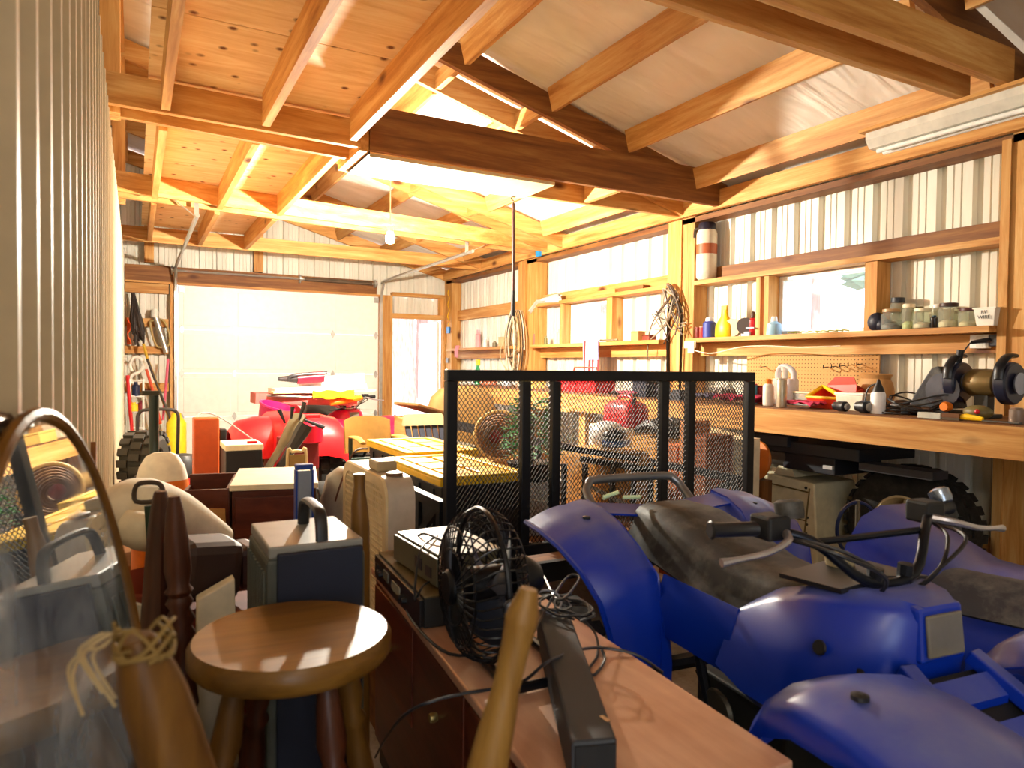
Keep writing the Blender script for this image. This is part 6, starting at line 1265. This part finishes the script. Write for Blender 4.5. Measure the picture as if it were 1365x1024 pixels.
p0 = P(418, 526, 'y', 6.7); m = MB().sheet([[P(417+9.2*i, 521+8*j/3+2.0*math.sin(i*2+j), 'y', 6.72-.05*j) for i in range(7)] for j in range(4)], .015)
tag(m.build('cloth_strap', plain('#f2dc10', .7), smooth=True), 'bright yellow cloth strap draped over the heap on the red quad', 'strap')
tag(MB().tube([P(355, 527, 'y', 6.75), P(400, 529, 'y', 6.7), P(450, 530, 'y', 6.7), P(482, 528, 'y', 6.75)], .012, 8, smooth=3).build('metal_rod', plain('#77736c', .4, .5), smooth=True), 'grey metal rod along the front of the heap under the yellow strap', 'rod')
tag(MB().tube([P(440, 537, 'y', 6.65), P(462, 533, 'y', 6.65), P(482, 530, 'y', 6.7)], [.03, .035, .02], 8, smooth=3).build('glove', ORANGE, smooth=True), 'orange glove hanging under the yellow strap', 'glove')
# hopper-like magenta bucket left
q = P(355, 560, 'y', 6.6); t = thing('bucket', 'magenta bucket tipped between the heap and the red fenders', 'bucket', (q.x, 6.6, .5))
MB().lathe([(.10, 0), (.11, .01), (.15, .26), (.16, .265), (.16, .28), (.14, .28), (.1, .02)], (q.x+.02, 6.6, .56), 20, (.25, -.2, 1)).build('pail', plain('#c81a62', .35), t, smooth=True); MB().box(q.x-.14, q.x+.16, 6.45, 6.75, 0, .54).build('stand_box', DARKBR, t)
# red tractor body: fenders, hood, chute with levers
tz = thing('garden_tractor', 'bright red garden tractor with rounded fenders and black levers', 'tractor', (P(385, 600, 'y', 5.6).x, 5.8, 0))
cx_ = P(390, 600, 'y', 5.6).x
for s, nm in ((-1, 'fender'), (1, 'fender')):
    g = []
    for i in range(9):
        w = math.pi*(i/8)*1.0; yy_ = 5.85-.32*math.cos(w); zz_ = .48+.30*math.sin(w)**.8 if math.sin(w) > 0 else .48
        g.append([Vector((cx_+s*(.14+.06*k), yy_, zz_-(.03*(k/4)**2 if k > 2 else 0)-(.06 if k == 5 else 0))) for k in range(6)])
    MB().sheet(g, .01).build('fender', plain('#d9141c', .32), tz, smooth=True, ang=60)
    wheel(tz, (cx_+s*.31, 5.85, .30), (s, 0, 0), .30, .2, RUB, plain('#d8cfae', .5), 5, .018, 20, .5)
MB().rings([[Vector((cx_+w*math.copysign(abs(math.cos(k*math.pi/8))**.5, math.cos(k*math.pi/8)), y, .55+.22*h_*math.copysign(abs(math.sin(k*math.pi/8))**.5, math.sin(k*math.pi/8)))) for k in range(16)] for y, w, h_ in ((5.45, .12, .8), (5.5, .15, 1), (5.9, .17, 1.1), (6.2, .16, 1.15))]).build('hood', plain('#cf1018', .35), tz, smooth=True)
MB().box(cx_-.15, cx_+.16, 5.40, 5.449, .40, .66).build('grille', plain('#6d0d10', .5), tz, bevel=.01)
for z in (.73, .79): MB().box(cx_+.02, cx_+.17, 5.42, 5.55, z, z+.022).build('red_slat', plain('#e0141c', .35), tz, bevel=.004)
MB().lathe([(.07, 0), (.085, .01), (.085, .13), (.05, .16)], P(415, 590, 'y', 5.35), 16).build('tank', plain('#c8102e', .3), tz, smooth=True)
ch_ = thing('snow_blower_chute', 'olive grey chute arm with black levers in front of the red tractor', 'chute', (P(385, 600, 'y', 4.95).x, 4.95, 0))
MB().tube([P(352, 632, 'y', 4.9), P(372, 600, 'y', 4.95), P(388, 572, 'y', 5.0), P(398, 556, 'y', 5.05)], [.03, .035, .06, .07], 10, smooth=4, flat=.6).build('arm', plain('#6d6144', .5), ch_, smooth=True)
MB().tube([P(362, 640, 'y', 4.85), P(384, 606, 'y', 4.85), P(402, 576, 'y', 4.85), P(408, 566, 'y', 4.85)], [.018, .03, .05, .05], 8, smooth=4).build('control_box', plain('#1c1a18', .5), ch_, smooth=True)
for p_, q_ in (((388, 558), (390, 542)), ((398, 562), (406, 536)), ((380, 564), (372, 546)), ((406, 560), (432, 570))): MB().tube([P(*p_, 'y', 4.98), P(*q_, 'y', 4.98)], [.008, .008, .016], 8).build('lever', BLACK, ch_, smooth=True)
MB().tube([P(352, 632, 'y', 4.9), (P(352, 632, 'y', 4.9).x, 4.9, .01)], .03, 8).build('foot', BLACKM, ch_, smooth=True)
# round-top tan folding stool frame
a_, b_ = P(383, 615, 'y', 4.6).x, P(408, 615, 'y', 4.6).x; zt_ = P(396, 602, 'y', 4.6).z
t = thing('folding_chair', 'small tan metal folding chair back showing above the dresser', 'chair', ((a_+b_)/2, 4.6, 0))
MB().tube([(a_, 4.6, .01), (a_, 4.6, zt_-.03), (a_+.03, 4.6, zt_), (b_-.03, 4.6, zt_), (b_, 4.6, zt_-.03), (b_, 4.6, .01)], .010, 8, smooth=4).build('frame', plain('#c9b98c', .4, .3), t, smooth=True)
MB().box(a_+.01, b_-.01, 4.594, 4.606, zt_-.14, zt_-.02).build('backrest', plain('#8d7440', .6), t); MB().box(a_, b_, 4.3, 4.59, .38, .40).build('seat', plain('#8d7440', .6), t)
for x in (a_, b_): MB().tube([(x, 4.56, .39), (x, 4.30, .01)], .010, 8).build('leg', plain('#c9b98c', .4, .3), t)
# rounded pale machine cover left of box fan
q = P(432, 650, 'y', 2.95); tag(MB().rings([[Vector((q.x+.10+w*math.cos(k*math.pi/12), 3.0+w*1.2*math.sin(k*math.pi/12), z)) for k in range(24)] for w, z in ((.10, 0), (.105, .45), (.10, .62), (.075, .72), (.03, .755))]).build('canister', plain('#9a978e', .35, .2), smooth=True), 'grey rounded canister standing left of the beige box fan', 'canister')
# bentwood chair
yC = 5.2; a_, b_ = P(457, 580, 'y', yC).x, P(519, 580, 'y', yC).x; zt_ = P(488, 555, 'y', yC).z; zb_ = zt_-.27
t = thing('wooden_chair', 'tan bent plywood chair with dark green arm posts near the doorway', 'chair', ((a_+b_)/2, yC, 0))
PLYC = plain('#9a7436', .45)
g = [[Vector((a_+(b_-a_)*(.0+u_*1.0), yC+.05*(2*u_-1)**2*-1+.04*(j/5), zb_+(zt_-zb_)*(j/5) - (.03*(2*u_-1)**4 if j == 5 else 0))) for u_ in [k/10 for k in range(11)]] for j in range(6)]
MB().sheet(g, .012).build('backrest', PLYC, t, smooth=True)
MB().sheet([[Vector((a_+(b_-a_)*k/6, yC-.42*j/4, .42+.01*math.sin(j))) for k in range(7)] for j in range(5)], .02).build('seat', PLYC, t, smooth=True)
for x, s in ((a_+.03, -1), (b_-.0, 1)):
    MB().tube([(x, yC-.12, 0), (x, yC-.1, .66)], .016, 8).build('leg', plain('#12281c', .4), t, smooth=True); MB().tube([(x, yC-.45, 0), (x, yC-.38, .42)], .016, 8).build('leg', plain('#12281c', .4), t, smooth=True)
    MB().tube([(x+s*.0, yC-.10, .665), (x, yC-.28, .675), (x+s*.02, yC-.5, .66)], [.02, .03, .02], 8, smooth=4, flat=.5).build('arm', PLYC, t, smooth=True)
MB().tube([(a_+.03, yC-.115, .50), (b_, yC-.115, .50)], .014, 8).build('stretcher', plain('#12281c', .4), t, smooth=True)
# adirondack slat chair
yA_ = 5.3; a_, b_ = P(541, 575, 'y', yA_), P(594, 575, 'y', yA_)
t = thing('slat_chair', 'dark slatted outdoor chair with a pale top rail by the doorway', 'chair', ((a_.x+b_.x)/2, yA_, 0))
zt_ = P(570, 552, 'y', yA_).z; n_ = 6
for k in range(n_):
    x0 = a_.x+(b_.x-a_.x)*k/n_; w = (b_.x-a_.x)/n_*.74
    MB().hexa([(x0, yA_-.16, .36), (x0+w, yA_-.16, .36), (x0+w, yA_-.14, .36), (x0, yA_-.14, .36), (x0, yA_+.02, zt_-.08), (x0+w, yA_+.02, zt_-.08), (x0+w, yA_+.04, zt_-.08), (x0, yA_+.04, zt_-.08)]).build('slat', plain('#1c2230', .55), t)
MB().hexa([(a_.x-.02, yA_+.0, zt_-.09), (b_.x+.0, yA_+.0, zt_-.09), (b_.x, yA_+.045, zt_-.09), (a_.x-.02, yA_+.045, zt_-.09), (a_.x-.0, yA_+.03, zt_), (b_.x-.02, yA_+.03, zt_), (b_.x-.02, yA_+.06, zt_), (a_.x, yA_+.06, zt_)]).build('top_rail', plain('#8d8460', .6), t)
MB().box(a_.x, b_.x, yA_-.6, yA_-.17, .33, .36).build('seat', plain('#1c2230', .55), t)
for x in (a_.x, b_.x-.04):
    for y in (yA_-.58, yA_-.2): B(x, x+.04, y, y+.04, 0, .3295).build('leg', plain('#1c2230', .55), t)
    MB().box(x-.02, x+.06, yA_-.62, yA_-.08, .585, .605).build('arm', plain('#4a4434', .6), t); B(x, x+.04, yA_-.58, yA_-.54, .3605, .5845).build('arm_post', plain('#1c2230', .55), t)
# tilted tray and board piece in the doorway heap
q = P(565, 545, 'y', 5.7); tag(MB().obox((q.x, 5.7, q.z-.0), .20, .17, .012, rz=.3, ry=.25).build('tray', plain('#6d4a24', .6), bevel=.006), 'brown tilted tray on top of the chairs by the doorway', 'tray')
tag(B(q.x-.2, q.x+.1, 5.6, 5.9, 0, q.z-.07).build('cardboard_box', CARD, bevel=.006), 'brown carton under the tilted tray by the doorway', 'box')
# ------------------------------------------------------------------ tools on the far wall left of the garage door
YW = 9.405
def W_(px, py, y=9.36): return P(px, py, 'y', y)
def tool(name, lab, cat, pix, r, c, y=9.36, sm=0):
    return tag(MB().tube([W_(a_, b_, y) for a_, b_ in pix], r, 8, smooth=sm).build(name, c, smooth=True), lab, cat)
t = thing('string_trimmer', 'silver tube trimmer with a wire loop hanging beside the garage door', 'trimmer', W_(212, 480))
MB().tube([W_(207, 421), W_(222, 470)], .035, 12).build('tube', plain('#b5b3ac', .3, .7), t, smooth=True)
MB().tube([W_(a_, b_) for a_, b_ in ((202, 428), (216, 426), (224, 440), (226, 455), (222, 462), (210, 462), (204, 450), (200, 432))], .012, 8, True, 4).build('loop', plain('#a8905a', .4), t, smooth=True); MB().lathe([(.04, 0), (.05, .05), (.03, .1)], W_(206, 423), 12).build('head', plain('#d9d4c8', .4), t, smooth=True)
m = MB(); rr = random.Random(41)
for i in range(30):
    x0, y0_ = 174+rr.random()*10, 392+rr.random()*10
    m.tube([W_(175+rr.random()*4, 390, 9.34-.1*rr.random()), W_(x0+rr.random()*8, 425+rr.random()*15, 9.3-.1*rr.random()), W_(175+rr.random()*18, 440+rr.random()*22, 9.3-.12*rr.random())], [.008, .02, .008], 6, smooth=3)
tag(m.build('harness', plain('#2a1c14', .6), smooth=True), 'dark tangled harness straps hanging at the left of the far wall', 'harness')
tag(MB().sheet([[W_(169+5.5*math.sin(j*.7)**2*i/2, 424+j*5, 9.3-.03*i) for i in range(3)] for j in range(8)], .012).build('rag', plain('#ee5a1c', .8), smooth=True), 'orange rag hanging by the far corner of the ribbed wall', 'rag')
tool('garden_tool', 'yellow and black long-handled tool leaning on the far wall', 'garden tool', ((191, 458), (197, 480), (212, 520), (232, 575)), .016, plain('#c9a21c', .5), 9.2)
tool('garden_tool', 'dark long-handled rake shaft leaning beside the yellow one', 'garden tool', ((196, 478), (206, 505), (222, 545), (238, 590)), .014, plain('#3d3326', .5), 9.1)
tool('garden_tool', 'bright red long handle standing close to the ribbed wall', 'garden tool', ((170, 500), (173, 540), (176, 580)), .020, plain('#d01c1c', .45), 9.0)
tool('garden_tool', 'pink slender handle leaning beside the garage door frame', 'garden tool', ((224, 478), (221, 515), (217, 560)), .014, plain('#e0607a', .45), 9.2)
tool('garden_tool', 'orange-red shaft in the middle of the leaning tools', 'garden tool', ((195, 492), (205, 525), (214, 565)), .016, plain('#d8502a', .5), 9.15)
tool('hose_hook', 'white curly hose hook hanging on the far wall', 'hook', ((176, 495), (173, 486), (178, 477), (187, 478), (191, 488), (185, 496), (176, 500), (174, 508), (182, 512), (190, 506)), .018, plain('#efe9dc', .4), 9.2, 4)
t = thing('step_rack', 'white wire rack of shelves standing under the hose hook', 'rack', W_(182, 590, 9.0))
for px in (173, 191): MB().tube([W_(px, 505, 9.0), Vector((W_(px, 600, 9.0).x, 9.0, .01))], .012, 8).build('upright', WHITE, t, smooth=True)
for py in (507, 528, 549, 570): MB().tube([W_(173, py, 9.0), W_(191, py+1, 9.0)], .010, 8).build('rung', WHITE, t, smooth=True)
small2 = ((181, 525, plain('#1e2746', .4), 'dark blue bottle on the white rack', .04, .16), (178, 545, plain('#f0d030', .4), 'yellow box on the white rack', .05, .10), (188, 547, plain('#7d2030', .4), 'maroon bottle on the lower part of the white rack', .035, .14))
for px, py, c, lab, r, h_ in small2:
    p = W_(px, py+3, 9.03); tag(MB().lathe([(r, 0), (r, h_*.75), (r*.5, h_*.85), (r*.5, h_)], p, 12).build('bottle', c, smooth=True), lab, 'bottle')
q = W_(235, 600, 8.3); tag(MB().rings([[Vector((q.x+.09*w*math.cos(k*math.pi/8), 8.3+.07*w*math.sin(k*math.pi/8), z)) for k in range(16)] for w, z in ((1, 0), (1.1, .02), (1.1, .55), (.6, .62), (.5, .66))]).build('jug', plain('#e7c81a', .5), smooth=True), 'yellow jug on the floor by the garage door track', 'jug')
# ------------------------------------------------------------------ outdoors
struct(B(-30, 45, 9.75, 70, -.12, -.02), 'ground', plain('#c9aea2', .9, var=.2)); struct(B(4.5, 45, -20, 9.74, -.12, -.02), 'ground', plain('#b8b29a', .9, var=.2)); struct(B(-30, 4.49, -20, YF-.02, -.12, -.02), 'ground', plain('#a89f90', .9, var=.2))
BARK = NT('pine_bark'); nb = BARK.noise(BARK.coord((6, 6, 1.2)), 3, 5); BARK.bump(nb, .8, .03); BARK = BARK.fin(.9, 0, BARK.ramp(nb, [(.3, '#7d625a'), (.7, '#a98d86')]), .2)
NEED = plain('#6d8a72', .8, var=.3)
def tree(x, y, r, h_, lab, group, lean=0):
    t = thing('pine_tree', lab, 'tree', (x, y, -.02), group)
    MB().tube([(x, y, -.02), (x+lean*.3, y, h_*.3), (x+lean, y, h_)], [r*1.25, r, r*.9, r*.6, r*.25], 14, smooth=5).build('trunk', BARK, t, smooth=True)
    m = MB(); rr_ = random.Random(int(x*100+y))
    for i in range(120):
        z = h_*(.38+.6*rr_.random()); w = (h_-z)*.22+.4; a_ = rr_.random()*6.283; c = Vector((x+lean*z/h_, y, z)); d = Vector((math.cos(a_), math.sin(a_), -.15+.3*rr_.random()))*w
        s_ = d.cross(Vector((0, 0, 1))).normalized()*w*.28; m.add([c, c+d*.6+s_, c+d, c+d*.6-s_], [(0, 1, 2, 3)]); m.add([c, c+d*.6+Vector((0, 0, w*.16)), c+d, c+d*.6-Vector((0, 0, w*.16))], [(0, 1, 2, 3)])
    m.build('foliage', NEED, t)
for px, D, r, lab in ((533, 21.0, .42, 'thick pale pine trunk at the left of the open doorway'), (562, 26, .22, 'slim pink-brown pine trunk in the middle of the doorway'), (571.5, 34, .34, 'pine trunk just right of the slim one in the doorway'), (578, 44, .30, 'farthest right pine trunk seen through the doorway')):
    p = PD(px, 500, D); tree(p.x, p.y, r, 13+D*.2, lab, 'pine trees outside')
for x, y, r, lab in ((27, 21.5, .22, 'pine tree seen at the left of the nearer window'), (36, 24.2, .3, 'pine tree seen in the middle of the nearer window'), (24, 33.5, .28, 'pine tree seen through the farther window')):
    tree(x, y, r, 15, lab, 'pine trees outside')
# ------------------------------------------------------------------ light
def point(name, loc, w, col, r):
    l = bpy.data.lights.new(name, 'POINT'); l.energy = w; l.color = col; l.shadow_soft_size = r
    o = bpy.data.objects.new(name, l); o.location = loc; COL.objects.link(o); return o
point('bulb_light', BULB-Vector((0, 0, .085)), 420, (1.0, .92, .77), .035)
point('rear_fill', (-1.1, -1.2, 2.3), 30, (1.0, .9, .74), .04)  # added fill light, unseen behind the partition
point('front_fill', (.10, -.8, 2.1), 10, (1.0, .9, .74), .04)  # weak fill added out of view behind the camera
point('loft_fill', (.72, 3.86, 2.98), 9, (1.0, .9, .74), .05)  # added light, hidden by the loft, to brighten the roof insulation
sn = bpy.data.lights.new('sun', 'SUN'); sn.energy = 9.0; sn.angle = .01; sn.color = (1, .96, .9); so = bpy.data.objects.new('sun', sn); COL.objects.link(so); so.rotation_euler = (math.radians(38), 0, math.radians(-12))
w = bpy.data.worlds.new('sky'); SC.world = w; w.use_nodes = True; n = w.node_tree.nodes; n.clear()
o = n.new('ShaderNodeOutputWorld'); b = n.new('ShaderNodeBackground'); b.inputs[0].default_value = (.80, .89, 1.0, 1); b.inputs[1].default_value = 3.0
w.node_tree.links.new(b.outputs[0], o.inputs[0])
vs = SC.view_settings; vs.view_transform = 'Standard'; vs.look = 'None'; vs.exposure = .72; vs.gamma = 1; vs.use_curve_mapping = False
